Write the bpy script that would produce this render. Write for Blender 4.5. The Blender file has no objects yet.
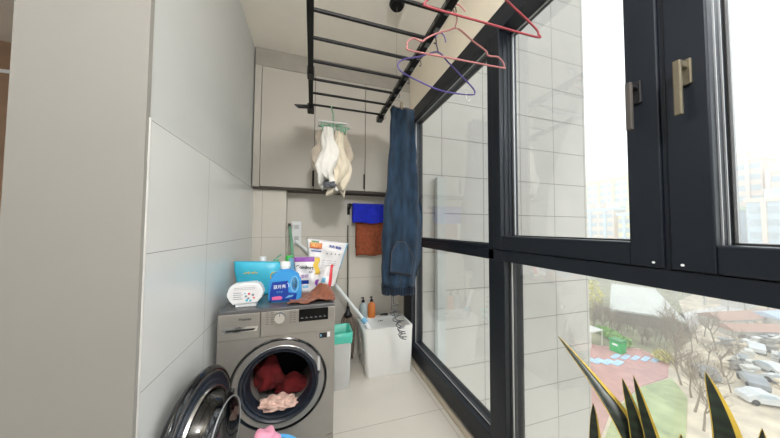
import bpy, bmesh, math, random
from math import sin, cos, pi, radians
from mathutils import Vector, Matrix
random.seed(7)
sc = bpy.context.scene
LP1, LP2 = 62, 10  # powers of the two added interior fill lights
COL = sc.collection

# ------------------------------------------------------------------ materials
def lin(c):
    return tuple(((v/255)/12.92 if v/255 <= .04045 else ((v/255+.055)/1.055)**2.4) for v in c)
def mat(name, rgb, rough=.6, metal=0., noise=.06, scale=8., bump=0., bscale=60., coat=0., alpha=None, spec=.5, sheen=0.):
    m = bpy.data.materials.new(name); m.use_nodes = True
    nt = m.node_tree; b = nt.nodes['Principled BSDF']
    c = lin(rgb)
    b.inputs['Roughness'].default_value = rough; b.inputs['Metallic'].default_value = metal
    b.inputs['Coat Weight'].default_value = coat; b.inputs['Specular IOR Level'].default_value = spec
    b.inputs['Sheen Weight'].default_value = sheen
    tc = nt.nodes.new('ShaderNodeTexCoord')
    n = nt.nodes.new('ShaderNodeTexNoise'); n.inputs['Scale'].default_value = scale; n.inputs['Detail'].default_value = 4
    nt.links.new(tc.outputs['Object'], n.inputs['Vector'])
    r = nt.nodes.new('ShaderNodeValToRGB')
    r.color_ramp.elements[0].position = .3; r.color_ramp.elements[1].position = .7
    r.color_ramp.elements[0].color = tuple(v*(1-noise) for v in c)+(1,)
    r.color_ramp.elements[1].color = tuple(min(1, v*(1+noise)) for v in c)+(1,)
    nt.links.new(n.outputs['Fac'], r.inputs['Fac']); nt.links.new(r.outputs['Color'], b.inputs['Base Color'])
    if bump:
        n2 = nt.nodes.new('ShaderNodeTexNoise'); n2.inputs['Scale'].default_value = bscale; n2.inputs['Detail'].default_value = 5
        nt.links.new(tc.outputs['Object'], n2.inputs['Vector'])
        bp = nt.nodes.new('ShaderNodeBump'); bp.inputs['Strength'].default_value = bump; bp.inputs['Distance'].default_value = .01
        nt.links.new(n2.outputs['Fac'], bp.inputs['Height']); nt.links.new(bp.outputs['Normal'], b.inputs['Normal'])
    if alpha is not None: b.inputs['Alpha'].default_value = alpha
    return m
def glass(name, tint=(1,1,1), gloss=.07, rough=0.02):
    m = bpy.data.materials.new(name); m.use_nodes = True; nt = m.node_tree
    for n in list(nt.nodes): nt.nodes.remove(n)
    o = nt.nodes.new('ShaderNodeOutputMaterial'); t = nt.nodes.new('ShaderNodeBsdfTransparent'); g = nt.nodes.new('ShaderNodeBsdfGlossy')
    t.inputs['Color'].default_value = tint+(1,); g.inputs['Roughness'].default_value = rough
    lw = nt.nodes.new('ShaderNodeLayerWeight'); lw.inputs['Blend'].default_value = .35
    mr = nt.nodes.new('ShaderNodeMapRange'); mr.inputs['To Min'].default_value = gloss*.5; mr.inputs['To Max'].default_value = gloss*5
    nt.links.new(lw.outputs['Fresnel'], mr.inputs['Value'])
    mx = nt.nodes.new('ShaderNodeMixShader')
    nt.links.new(mr.outputs['Result'], mx.inputs['Fac']); nt.links.new(t.outputs[0], mx.inputs[1]); nt.links.new(g.outputs[0], mx.inputs[2])
    nt.links.new(mx.outputs[0], o.inputs['Surface'])
    return m
def tile_mat(name, rgb, joint, uax, uoff, upitch, vax, voff, vpitch, w=.003, rough=.25, noise=.03):
    """large glazed tiles, joints located in world metres"""
    m = mat(name, rgb, rough, noise=noise, scale=2.5); nt = m.node_tree; b = nt.nodes['Principled BSDF']
    src = b.inputs['Base Color'].links[0].from_socket
    g = nt.nodes.new('ShaderNodeNewGeometry'); s = nt.nodes.new('ShaderNodeSeparateXYZ'); nt.links.new(g.outputs['Position'], s.inputs[0])
    outs = []
    for ax, off, pitch in ((uax, uoff, upitch), (vax, voff, vpitch)):
        a = nt.nodes.new('ShaderNodeMath'); a.operation = 'SUBTRACT'; a.inputs[1].default_value = off - w/2
        nt.links.new(s.outputs[ax], a.inputs[0])
        d = nt.nodes.new('ShaderNodeMath'); d.operation = 'DIVIDE'; d.inputs[1].default_value = pitch; nt.links.new(a.outputs[0], d.inputs[0])
        f = nt.nodes.new('ShaderNodeMath'); f.operation = 'FRACT'; nt.links.new(d.outputs[0], f.inputs[0])
        l = nt.nodes.new('ShaderNodeMath'); l.operation = 'LESS_THAN'; l.inputs[1].default_value = w/pitch; nt.links.new(f.outputs[0], l.inputs[0])
        outs.append(l.outputs[0])
    mx = nt.nodes.new('ShaderNodeMath'); mx.operation = 'MAXIMUM'; nt.links.new(outs[0], mx.inputs[0]); nt.links.new(outs[1], mx.inputs[1])
    mix = nt.nodes.new('ShaderNodeMix'); mix.data_type = 'RGBA'
    nt.links.new(mx.outputs[0], mix.inputs[0]); nt.links.new(src, mix.inputs[6]); mix.inputs[7].default_value = lin(joint)+(1,)
    nt.links.new(mix.outputs[2], b.inputs['Base Color'])
    return m

M = {}
M['plaster'] = mat('white plaster', (188,191,190), .8, noise=.02, scale=3, bump=.03)
M['beige'] = mat('beige paint', (143,141,136), .8, noise=.015, scale=3, bump=.02)
M['ceil'] = mat('ceiling paint', (236,231,222), .85, noise=.015)
M['cream'] = mat('cream paint', (236,226,206), .8, noise=.02)
M['wood'] = mat('brown veneer', (150,122,100), .5, noise=.15, scale=4)
M['tileL'] = tile_mat('wall tile left', (208,210,209), (150,150,146), 1, 1.464, .98, 2, .785, .43, .003)
M['tileB'] = tile_mat('wall tile back', (205,200,190), (150,146,138), 0, .374, .8, 2, .785, .43, .003)
M['floor'] = tile_mat('floor tile', (214,208,198), (168,158,146), 0, .10, .8, 1, 1.65, .8, .004, rough=.22, noise=.05)
M['outtile'] = tile_mat('outside tile', (178,175,169), (128,126,120), 0, 2.918, .65, 2, 0, .5, .012, rough=.4, noise=.04)
M['frame'] = mat('dark aluminium', (20,27,36), .42, .2, noise=.04, spec=.5)
M['framed'] = mat('black gasket', (12,12,13), .6)
M['gasket'] = mat('silver gasket', (168,170,172), .35, .6)
M['glass'] = glass('window glass', (.97,.985,.98), .05)
M['greige'] = mat('greige laminate', (170,165,156), .5, noise=.02, scale=3)
M['darkwood'] = mat('dark cabinet edge', (60,50,43), .6)
M['black'] = mat('black metal', (9,9,9), .5, 0, spec=.3)
M['blackp'] = mat('black plastic', (20,20,22), .45)
M['gloss'] = mat('gloss black', (10,11,13), .12, coat=.5)
M['disp'] = mat('display black', (6,6,7), .3, spec=.2)
M['darkblue'] = mat('dark blue rubber', (26,34,46), .4)
M['silver'] = mat('titanium silver', (150,146,140), .36, .4, noise=.03, scale=20)
M['chrome'] = mat('chrome', (205,205,205), .15, .95)
M['drum'] = mat('drum steel', (15,15,17), .5, .5)
M['champ'] = mat('champagne metal', (128,120,102), .3, .7)
M['ceramic'] = mat('white ceramic', (232,232,229), .12, noise=.01, coat=.4)
M['white'] = mat('white plastic', (232,234,236), .35, noise=.02)
M['lgrey'] = mat('light grey plastic', (196,196,194), .4)
M['mint'] = mat('mint plastic', (120,170,142), .45)
M['teal'] = mat('teal plastic bag', (86,200,178), .35, bump=.3, bscale=30)
M['turq'] = mat('turquoise film', (62,184,214), .35, noise=.1, bump=.4, bscale=12)
M['bblue'] = mat('blue detergent bottle', (66,156,222), .25, noise=.03)
M['nblue'] = mat('navy label', (20,62,160), .35)
M['lblue'] = mat('light blue plastic', (120,180,215), .35)
M['green'] = mat('green cap', (60,190,80), .4)
M['purple'] = mat('purple print', (140,70,170), .4)
M['yellow'] = mat('yellow print', (228,190,70), .4)
M['film'] = mat('white film pouch', (228,226,228), .35, noise=.05, bump=.5, bscale=18)
M['orange'] = mat('orange print', (226,106,44), .4)
M['green2'] = mat('green print', (60,140,80), .4)
M['red'] = mat('red print', (214,52,66), .4)
M['pinkp'] = mat('pink print', (226,110,160), .4)
M['greyp'] = mat('grey print', (130,134,142), .5)
M['brown'] = mat('brown cloth', (140,84,62), .9, noise=.2, bump=.5, bscale=40, sheen=.3)
M['towelblue'] = mat('blue towel', (14,34,176), .95, noise=.2, scale=30, bump=.6, bscale=150, sheen=.15)
M['towelbrown'] = mat('rust towel', (140,70,40), .95, noise=.3, scale=30, bump=.6, bscale=150, sheen=.15)
M['denim'] = mat('denim', (28,51,73), .9, noise=.6, scale=6, bump=.5, bscale=180, sheen=.1)
def denim_fade():
    nt = M['denim'].node_tree; n = [k for k in nt.nodes if k.type == 'TEX_NOISE' and abs(k.inputs['Scale'].default_value-6) < .1][0]
    mp = nt.nodes.new('ShaderNodeMapping'); mp.inputs['Scale'].default_value = (4.5, 4.5, .9)
    tc = [k for k in nt.nodes if k.type == 'TEX_COORD'][0]
    nt.links.new(tc.outputs['Object'], mp.inputs['Vector']); nt.links.new(mp.outputs['Vector'], n.inputs['Vector'])
denim_fade()
M['denimd'] = mat('dark denim', (27,45,70), .9, noise=.4, scale=40, bump=.5, bscale=180)
M['denimin'] = mat('black waistband lining', (24,28,38), .9, noise=.3, scale=60)
M['stitch'] = mat('orange stitching', (112,92,76), .8)
M['cord'] = mat('grey cord', (92,94,100), .8)
M['linen'] = mat('cream cloth', (226,216,196), .9, noise=.08, scale=12, bump=.4, bscale=25)
M['linenw'] = mat('white cloth', (236,234,228), .9, noise=.04, bump=.4, bscale=25)
M['linend'] = mat('beige cloth', (196,184,168), .9, noise=.1, bump=.4, bscale=25)
M['redc'] = mat('red cloth', (92,4,8), .9, noise=.3, scale=12, bump=.4, bscale=30)
M['lace'] = mat('pink lace', (226,190,176), .9, noise=.25, scale=60, bump=.6, bscale=90)
M['pinkc'] = mat('pink cloth', (236,160,186), .9, noise=.15, scale=10, bump=.4, bscale=40)
M['basin'] = mat('blue basin', (92,172,226), .3)
M['mop'] = mat('mop cotton', (132,118,106), .95, noise=.4, scale=60, bump=.6, bscale=80)
M['dgrey'] = mat('dark grey tube', (70,66,62), .5)
M['hcoral'] = mat('coral hanger', (150,62,70), .4)
M['hpink'] = mat('pink hanger', (172,112,112), .4)
M['hpurple'] = mat('purple hanger', (84,70,138), .4)
M['wire'] = mat('steel wire', (120,120,118), .4, .6)
M['clearb'] = mat('clear bottle', (188,204,206), .15, alpha=.7)
M['orangeb'] = mat('orange liquid bottle', (224,130,64), .25)
M['leafy'] = mat('leaf yellow edge', (196,168,66), .45, noise=.1, scale=30)
def leaf_mat():
    m = mat('snake plant leaf', (44,60,44), .4); nt = m.node_tree; b = nt.nodes['Principled BSDF']
    tc = nt.nodes.new('ShaderNodeTexCoord'); w = nt.nodes.new('ShaderNodeTexWave'); w.wave_type = 'BANDS'; w.bands_direction = 'Z'
    w.inputs['Scale'].default_value = 14; w.inputs['Distortion'].default_value = 9; w.inputs['Detail'].default_value = 3
    nt.links.new(tc.outputs['Object'], w.inputs['Vector'])
    r = nt.nodes.new('ShaderNodeValToRGB'); r.color_ramp.elements[0].color = lin((20,27,22))+(1,); r.color_ramp.elements[1].color = lin((34,45,33))+(1,)
    nt.links.new(w.outputs['Fac'], r.inputs['Fac']); nt.links.new(r.outputs['Color'], b.inputs['Base Color'])
    return m
M['leaf'] = leaf_mat()
M['doorglass'] = glass('door glass', (.42,.45,.47), .13)
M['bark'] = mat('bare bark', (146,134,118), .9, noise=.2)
M['barkd'] = mat('hazed distant bark', (176,172,164), .9, noise=.1)  # paler than the near bark, haze put into the colour
M['bloom'] = mat('yellow green foliage', (206,198,128), .9, noise=.2, scale=2)
M['hedge'] = mat('hedge', (146,186,104), .9, noise=.25, scale=2)
M['sand'] = mat('sandy yard', (204,190,168), .95, noise=.3, scale=.5)
M['court'] = mat('red paving', (190,150,140), .95, noise=.12, scale=1.)
M['lawn'] = mat('winter lawn', (168,174,130), .95, noise=.25, scale=.8)
M['road'] = mat('pale road', (208,204,198), .9, noise=.08, scale=1.)
M['bay'] = mat('pale blue bay paint', (176,204,226), .8, noise=.15, scale=3)
M['binG'] = mat('green bin', (50,176,92), .5)
M['roofpale'] = mat('pale membrane roof', (196,196,188), .7, noise=.05, scale=.3)
M['hallwall'] = mat('hall wall', (140,134,126), .8)
M['bA'] = mat('hazed pale green render', (226,238,205), .9, noise=.04, scale=.2)  # building renders kept pastel so the colour itself carries haze
M['bB'] = mat('hazed pastel pink render', (236,218,204), .9, noise=.04, scale=.2)
M['bC'] = mat('hazed pastel blue render', (206,222,234), .9, noise=.04, scale=.2)
M['bD'] = mat('hazed pale yellow render', (240,230,180), .9, noise=.04)
M['bpane'] = mat('hazed far window', (184,196,204), .4)  # panes paled in colour to stand for haze
M['roofred'] = mat('reddish roof', (178,144,128), .9)
M['roofblue'] = mat('blue roof', (180,196,212), .8)
M['carW'] = mat('white car paint', (208,210,210), .3)
M['carG'] = mat('grey car paint', (150,154,158), .3)
M['carR'] = mat('red car paint', (176,84,88), .3)
M['tyre'] = mat('tyre', (50,50,50), .8)
M['cloudy'] = mat('pale tarp', (206,204,196), .8, noise=.1)

# ------------------------------------------------------------------ mesh helpers
class MB:
    def __init__(s): s.b = bmesh.new()
    def _m(s, vs, mt):
        if mt is not None: bmesh.ops.transform(s.b, matrix=mt, verts=vs)
        return s
    def box(s, x0, x1, y0, y1, z0, z1, bev=0., mt=None, seg=2):
        r = bmesh.ops.create_cube(s.b, size=1.)
        vs = r['verts']
        bmesh.ops.transform(s.b, matrix=Matrix.Translation(((x0+x1)/2, (y0+y1)/2, (z0+z1)/2)) @ Matrix.Diagonal((abs(x1-x0), abs(y1-y0), abs(z1-z0), 1)), verts=vs)
        if bev:
            es = list({e for v in vs for e in v.link_edges})
            r = bmesh.ops.bevel(s.b, geom=es, offset=bev, segments=seg, affect='EDGES', profile=.5)
            vs = list({v for f in r['faces'] for v in f.verts} | {v for v in vs if v.is_valid})
        return s._m(vs, mt)
    def tube(s, pts, r, n=8, closed=False, mt=None, cap=True):
        pts = [Vector(p) for p in pts]; N = len(pts); rr = r if isinstance(r, (list, tuple)) else [r]*N
        rings = []; up = None
        for i, p in enumerate(pts):
            a = pts[(i-1) % N] if (i or closed) else p; c = pts[(i+1) % N] if (i < N-1 or closed) else p
            t = (c-a).normalized() if (c-a).length > 1e-9 else Vector((0,0,1))
            if up is None: up = Vector((0,0,1)) if abs(t.z) < .9 else Vector((1,0,0))
            u = (up - t*up.dot(t))
            u = u.normalized() if u.length > 1e-6 else t.orthogonal().normalized()
            w = t.cross(u); up = u
            rings.append([s.b.verts.new(p + (u*cos(2*pi*k/n)+w*sin(2*pi*k/n))*rr[i]) for k in range(n)])
        m = N if closed else N-1
        for i in range(m):
            A, B = rings[i], rings[(i+1) % N]
            for k in range(n):
                s.b.faces.new((A[k], A[(k+1) % n], B[(k+1) % n], B[k]))
        if cap and not closed:
            s.b.faces.new(rings[0][::-1]); s.b.faces.new(rings[-1])
        return s._m([v for R in rings for v in R], mt)
    def lathe(s, prof, n=32, mt=None, sx=1., sy=1.):
        """profile of (r, z) turned round local z"""
        rings = []
        for r, z in prof:
            if r < 1e-6: rings.append([s.b.verts.new((0, 0, z))])
            else: rings.append([s.b.verts.new((r*cos(2*pi*k/n)*sx, r*sin(2*pi*k/n)*sy, z)) for k in range(n)])
        for A, B in zip(rings, rings[1:]):
            for k in range(n):
                k2 = (k+1) % n
                if len(A) == 1 and len(B) == 1: continue
                if len(A) == 1: s.b.faces.new((A[0], B[k2], B[k]))
                elif len(B) == 1: s.b.faces.new((A[k], A[k2], B[0]))
                else: s.b.faces.new((A[k], A[k2], B[k2], B[k]))
        return s._m([v for R in rings for v in R], mt)
    def loft(s, secs, cap=True, mt=None):
        rings = [[s.b.verts.new(p) for p in sec] for sec in secs]; n = len(rings[0])
        for A, B in zip(rings, rings[1:]):
            for k in range(n): s.b.faces.new((A[k], A[(k+1) % n], B[(k+1) % n], B[k]))
        if cap: s.b.faces.new(rings[0][::-1]); s.b.faces.new(rings[-1])
        return s._m([v for R in rings for v in R], mt)
    def prism(s, poly, depth, mt=None, bev=0.):
        """polygon in local xy pushed along local z"""
        a = [s.b.verts.new((x, y, 0)) for x, y in poly]; b = [s.b.verts.new((x, y, depth)) for x, y in poly]; n = len(a)
        s.b.faces.new(a[::-1]); s.b.faces.new(b)
        for k in range(n): s.b.faces.new((a[k], a[(k+1) % n], b[(k+1) % n], b[k]))
        vs = a+b
        if bev:
            es = list({e for v in vs for e in v.link_edges})
            r = bmesh.ops.bevel(s.b, geom=es, offset=bev, segments=2, affect='EDGES')
            vs = list({v for f in r['faces'] for v in f.verts} | {v for v in vs if v.is_valid})
        return s._m(vs, mt)
    def sheet(s, f, nu, nv):
        g = [[s.b.verts.new(f(i/nu, j/nv)) for j in range(nv+1)] for i in range(nu+1)]
        for i in range(nu):
            for j in range(nv): s.b.faces.new((g[i][j], g[i+1][j], g[i+1][j+1], g[i][j+1]))
        return s
    def build(s, name, m, parent=None, smooth=False, thick=0., sub=0):
        bmesh.ops.recalc_face_normals(s.b, faces=s.b.faces)
        me = bpy.data.meshes.new(name)
        s.b.to_mesh(me); s.b.free()
        if smooth:
            for p in me.polygons: p.use_smooth = True
            if hasattr(me, 'set_sharp_from_angle') and smooth != 'all': me.set_sharp_from_angle(angle=radians(40))
        o = bpy.data.objects.new(name, me); COL.objects.link(o)
        me.materials.append(m if not isinstance(m, str) else M[m])
        if parent is not None:
            o.parent = parent; o.matrix_parent_inverse = parent_world(parent).inverted()
        if sub:
            k = o.modifiers.new('s', 'SUBSURF'); k.levels = k.render_levels = sub
        if thick:
            k = o.modifiers.new('t', 'SOLIDIFY'); k.thickness = thick; k.offset = 0
        return o
def parent_world(p):
    m = Matrix.Translation(p.location) @ p.rotation_euler.to_matrix().to_4x4()
    if p.parent: m = parent_world(p.parent) @ p.matrix_parent_inverse @ m
    return m
def tag(o, label, cat, group=None, kind=None):
    if label: o['label'] = label
    if cat: o['category'] = cat
    if group: o['group'] = group
    if kind: o['kind'] = kind
    return o
def thing(name, label, cat, loc=(0,0,0), rz=0, group=None, kind=None):
    o = bpy.data.objects.new(name, None); COL.objects.link(o); o.location = loc; o.rotation_euler = (0, 0, rz); o.empty_display_size = .05
    return tag(o, label, cat, group, kind)
def struct(o, label=None):
    o['kind'] = 'structure'
    if label: o['label'] = label
    return o
def dup(root, loc, rz=0, label=None, group=None, scale=1.):
    r = root.copy(); COL.objects.link(r); r.location = loc; r.rotation_euler = (0, 0, rz); r.scale = (scale,)*3
    if label: r['label'] = label
    if group: r['group'] = group
    for ch in list(root.children):
        c = ch.copy(); COL.objects.link(c); c.parent = r
        for g in ch.children:
            d = g.copy(); COL.objects.link(d); d.parent = c
    return r
def T(x, y, z): return Matrix.Translation((x, y, z))
def R(a, ax): return Matrix.Rotation(radians(a), 4, ax)
FACE = R(90, 'X')          # local xy -> world xz, local +z -> world -y (towards the camera)
def text(s, size, m, parent, mt, name='lettering', ext=.0006, bold=.0, sx=1.):
    cu = bpy.data.curves.new(name, 'FONT'); cu.body = s; cu.size = size; cu.extrude = ext; cu.offset = bold
    cu.align_x = 'CENTER'; cu.align_y = 'CENTER'; cu.resolution_u = 2
    to = bpy.data.objects.new('tmp', cu); COL.objects.link(to)
    dg = bpy.context.evaluated_depsgraph_get(); dg.update()
    me = bpy.data.meshes.new_from_object(to.evaluated_get(dg)); me.name = name
    bpy.data.objects.remove(to)
    me.transform(mt @ Matrix.Diagonal((sx, 1, 1, 1)))
    me.materials.clear(); me.materials.append(M[m])
    o = bpy.data.objects.new(name, me); COL.objects.link(o)
    o.parent = parent; o.matrix_parent_inverse = parent_world(parent).inverted()
    return o
def smooth_path(pts, k=6, closed=False):
    pts = [Vector(p) for p in pts]; n = len(pts); out = []
    for i in range(n if closed else n-1):
        p0 = pts[(i-1) % n] if (closed or i) else pts[0]; p1 = pts[i]; p2 = pts[(i+1) % n]
        p3 = pts[(i+2) % n] if (closed or i+2 < n) else pts[-1]
        for j in range(k):
            t = j/k
            out.append(.5*((2*p1)+(p2-p0)*t+(2*p0-5*p1+4*p2-p3)*t*t+(3*p1-p0-3*p2+p3)*t**3))
    if not closed: out.append(pts[-1])
    return out

# ------------------------------------------------------------------ camera
H = 1.30
yaw, pitch, roll = radians(17.3757), radians(2.1732), radians(.3278)
f = Vector((sin(yaw)*cos(pitch), cos(yaw)*cos(pitch), sin(pitch)))
r = Vector((cos(yaw), -sin(yaw), 0)); u = r.cross(f)
r2 = r*cos(roll)+u*sin(roll); u2 = -r*sin(roll)+u*cos(roll)
cd = bpy.data.cameras.new('camera'); cam = bpy.data.objects.new('camera', cd); COL.objects.link(cam)
cam.matrix_world = Matrix(((r2.x, u2.x, -f.x, 0), (r2.y, u2.y, -f.y, 0), (r2.z, u2.z, -f.z, H), (0, 0, 0, 1)))
cd.sensor_fit = 'HORIZONTAL'; cd.sensor_width = 36; cd.lens = 36*248.92/780; cd.clip_start = .02; cd.clip_end = 2000
sc.camera = cam

XL, XR, YC, YB, ZC = -.5, .965, 2.40, 2.60, 2.9

# ------------------------------------------------------------------ room shell
struct(MB().box(-4, XR+.125, -1.6, YB+.1, -.15, 0).build('floor', 'floor'))
struct(MB().box(-4, XR+.125, -1.6, YB+.1, ZC, ZC+.15).build('ceiling', 'ceil'))
struct(MB().box(-4.1, -.7, YB+.1, 3.1, ZC, ZC+.15).build('ceiling_far_room', 'ceil'))
struct(MB().box(-4.1, -.7, YB+.1, 3.1, -.15, 0).build('floor_far_room', 'floor'))
struct(MB().box(-.5-.2, XL, .985, YB+.1, 0, 1.65).build('wall_left', 'tileL'))
struct(MB().box(-.5-.2, XL-.012, .985, YB+.1, 1.65, ZC).build('wall_left_upper', 'plaster'))
struct(MB().box(-.812, XL-.004, .965, .985, 0, ZC).build('wall_pier', 'beige'))
struct(MB().box(-.812, -.7, .985, 1.25, 0, ZC).build('wall_pier_return', 'beige'))
struct(MB().box(XL-.004, XL+.001, .981, .986, 0, 1.652).build('trim_1', 'lgrey'))
struct(MB().box(XL-.2, XR, YB, YB+.1, 0, ZC).build('wall_back', 'tileB'))
struct(MB().box(XL, -.23, 2.45, YB, 0, 1.645).build('wall_pipe_chase', 'tileB'))
# adjoining room seen past the pier: brown veneered wall with a pale strip
struct(MB().box(-4, -.845, 3.0, 3.1, 0, ZC).build('wall_far_room', 'wood'))
struct(MB().box(-3.9, -1.0, 2.99, 3.0, 2.62, 2.65).build('trim_2', 'white'))
struct(MB().box(-.88, -.7, 1.25, 3.0, 0, ZC).build('wall_far_room_side', 'beige'))
struct(MB().box(-4.1, -4, -1.6, 3.1, 0, ZC).build('wall_far_room_left', 'beige'))
struct(MB().box(-4.1, XR+.2, -1.7, -1.6, 0, ZC).build('wall_behind', 'beige'))
struct(MB().box(XR, XR+.2, -1.6, YB+.1, 2.52, ZC).build('wall_right', 'cream'))
struct(MB().box(XR, XR+.2, 2.56, YB+.1, 0, 2.52).build('wall_right_end', 'tileB'))
struct(MB().box(XR-.032, XR, -1.6, 2.56, 0, .012).build('baseboard_right', mat('tan threshold', (186,174,154), .6)))

# ------------------------------------------------------------------ window wall
XO = XR+.125
fr = thing('trim_3', None, None, (XR, 1.1, 0)); struct(fr, 'dark aluminium window framing of uprights and transom')
def fb(x0, x1, y0, y1, z0, z1, name, m='frame', bev=.003): return MB().box(x0, x1, y0, y1, z0, z1, bev).build(name, m, fr)
fb(XR, XO, -1.6, 2.56, .03, .155, 'bottom_rail')
fb(XR, XO, -1.6, 2.56, 2.40, 2.52, 'top_rail')
fb(XR, XO, 2.35, 2.56, .155, 2.40, 'end_post')
fb(XR, XO, 1.15, 1.195, 1.13, 2.40, 'mullion')
fb(XR, XO, 1.075, 1.195, .155, 1.13, 'mullion')
fb(XR, XO, -1.6, 1.075, 1.13, 1.187, 'transom')
fb(XR, XO, 1.075, 2.35, 1.13, 1.187, 'transom')
fb(XR+.012, XO, 1.195, 2.35, 1.187, 1.213, 'transom_bead')
fb(XR, XO, .434, .447, 1.187, 2.40, 'centre_mullion')
def pane(n, y0, y1, z0, z1, x, label):
    w = thing(f'window_{n}', None, None, (x, (y0+y1)/2, z0)); struct(w, label)
    MB().box(x-.003, x+.003, y0, y1, z0, z1).build('pane', 'glass', w)
    t = .006; g = MB()
    xa, xb = x-.012, x-.003
    g.box(xa, xb, y0, y1, z0, z0+t); g.box(xa, xb, y0, y1, z1-t, z1); g.box(xa, xb, y0, y0+t, z0, z1); g.box(xa, xb, y1-t, y1, z0, z1)
    g.build('gasket', 'gasket', w)
    g = MB(); t2 = .014
    g.box(xa-.004, xa, y0, y1, z0, z0+.004); g.box(xa-.012, xa-.008, y1-.004, y1, z0, z1)
    g.build('bead', 'framed', w)
    return w
pane(1, 1.195, 2.35, 1.213, 2.40, XR+.055, 'fixed upper pane at the far end of the window wall')
pane(2, 1.195, 2.35, .155, 1.13, XR+.055, 'fixed lower pane at the far end reaching almost to the floor')
pane(5, -1.6, 1.075, .155, 1.13, XR+.055, 'wide lower pane below the two opening sashes')
def sash(n, y0, y1, near, far, label, hz=None):
    """opening casement between y0 and y1"""
    w = pane(n, y0+near, y1-far, 1.262, 2.39, XR+.095, label)
    g = MB()
    g.box(XR-.006, XO-.01, y0, y0+near, 1.190, 2.40, .004); g.box(XR-.006, XO-.01, y1-far, y1, 1.190, 2.40, .004)
    g.box(XR-.006, XO-.01, y0+near, y1-far, 1.190, 1.262, .004); g.box(XR-.006, XO-.01, y0+near, y1-far, 2.39, 2.40)
    g.build('sash_frame', 'frame', w)
    g = MB(); g.box(XR+.02, XR+.024, y1-far-.003, y1-far, 1.262, 2.39); g.box(XR+.05, XR+.054, y1-far-.003, y1-far, 1.262, 2.39)
    g.build('inner_bead', 'framed' if n == 3 else 'gasket', w)
    return w
s1 = sash(3, .447, 1.148, .08, .058, 'nearer to centre opening sash with a dark lever handle')
pane(6, -1.6, -.35, 1.262, 2.39, XR+.095, 'upper pane behind the camera')
s2 = sash(4, -.35, .434, .08, .084, 'right-hand opening sash with a champagne lever handle')
def lever(w, y, z, m, m2):
    h = MB().box(XR-.014, XR-.006, y-.014, y+.014, z-.035, z+.035, .003).build('handle', m2, w)
    MB().box(XR-.045, XR-.014, y-.009, y+.009, z+.008, z+.026, .003).build('handle_neck', m2, h)
    MB().box(XR-.050, XR-.038, y-.009, y+.007, z-.122, z+.026, .003).build('lever', m, h)
lever(s1, .497, 1.725, 'dgrey', 'blackp'); lever(s2, .391, 1.725, 'champ', 'champ')
g = MB(); 
for y in (.47, .41): MB().lathe([(0,0),(.0035,0),(.0035,.002),(0,.002)], 12, T(XR-.006, y, 1.205) @ R(-90, 'Y')).build('screw_cap', 'white', fr)

# ------------------------------------------------------------------ wall cabinet
c = thing('wall_cabinet', 'greige three-door cabinet hung under the ceiling across the back wall', 'cabinet', (.23, YC, 1.645))
MB().box(XL, XR, YC+.02, YB, 1.66, ZC-.002).build('carcass', 'darkwood', c)
MB().box(XL, XR, YC, YC+.02, 2.738, ZC-.002).build('top_filler', mat('dimmed greige filler', (146,141,132), .55), c)  # darker than the door laminate, light falloff put into the colour
MB().box(XL, -.447, YC, YC+.02, 1.66, 2.738).build('side_filler', 'greige', c)
MB().box(XL, XR, YC+.003, YB, 1.643, 1.66).build('bottom_panel', 'darkwood', c)
for a, b, hx in ((-.442, .006, .001), (.011, .486, .481), (.491, .961, None)):
    d = MB().box(a, b, YC-.004, YC+.018, 1.664, 2.733, .0015).build('door', 'greige', c)
    if hx is not None:
        MB().box(hx-.007, hx+.006, YC-.012, YC-.002, 1.685, 1.83, .002).build('handle', 'black', d)

# ------------------------------------------------------------------ washing machine
W0, W1, YF, YK, ZT = -.463, .138, 1.53, 2.03, .855
w = thing('washing_machine', 'silver front-loading washing machine with its round door open', 'washing machine', ((W0+W1)/2, 1.78, 0))
DC = Vector((-.155, YF, .435))
# front panel with a round hole: ring of quads between circle and rectangle
def holed_front(bm, cx, cz, rr, x0, x1, z0, z1, y, n=64):
    inner = []; outer = []
    for k in range(n):
        a = 2*pi*k/n + pi/n; dx, dz = cos(a), sin(a)
        inner.append(bm.verts.new((cx+dx*rr, y, cz+dz*rr)))
        t = min(((x1-cx) if dx > 0 else (x0-cx))/dx if abs(dx) > 1e-9 else 1e9, ((z1-cz) if dz > 0 else (z0-cz))/dz if abs(dz) > 1e-9 else 1e9)
        outer.append(bm.verts.new((cx+dx*t, y, cz+dz*t)))
    for k in range(n):
        bm.faces.new((inner[k], inner[(k+1) % n], outer[(k+1) % n], outer[k]))
    return inner
b = MB()
b.box(W0, W1, YF+.03, YK, .02, ZT-.02, .004)
bm2 = b.b
# front skin
holed_front(bm2, DC.x, DC.z, .252, W0, W1, .10, .70, YF)
b.box(W0, W1, YF, YF+.03, .02, .10, .0)
b.box(W0, W0+.012, YF+.001, YF+.032, .10, .70); b.box(W1-.012, W1, YF+.001, YF+.032, .10, .70)
body = b.build('cabinet_body', 'silver', w)
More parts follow.
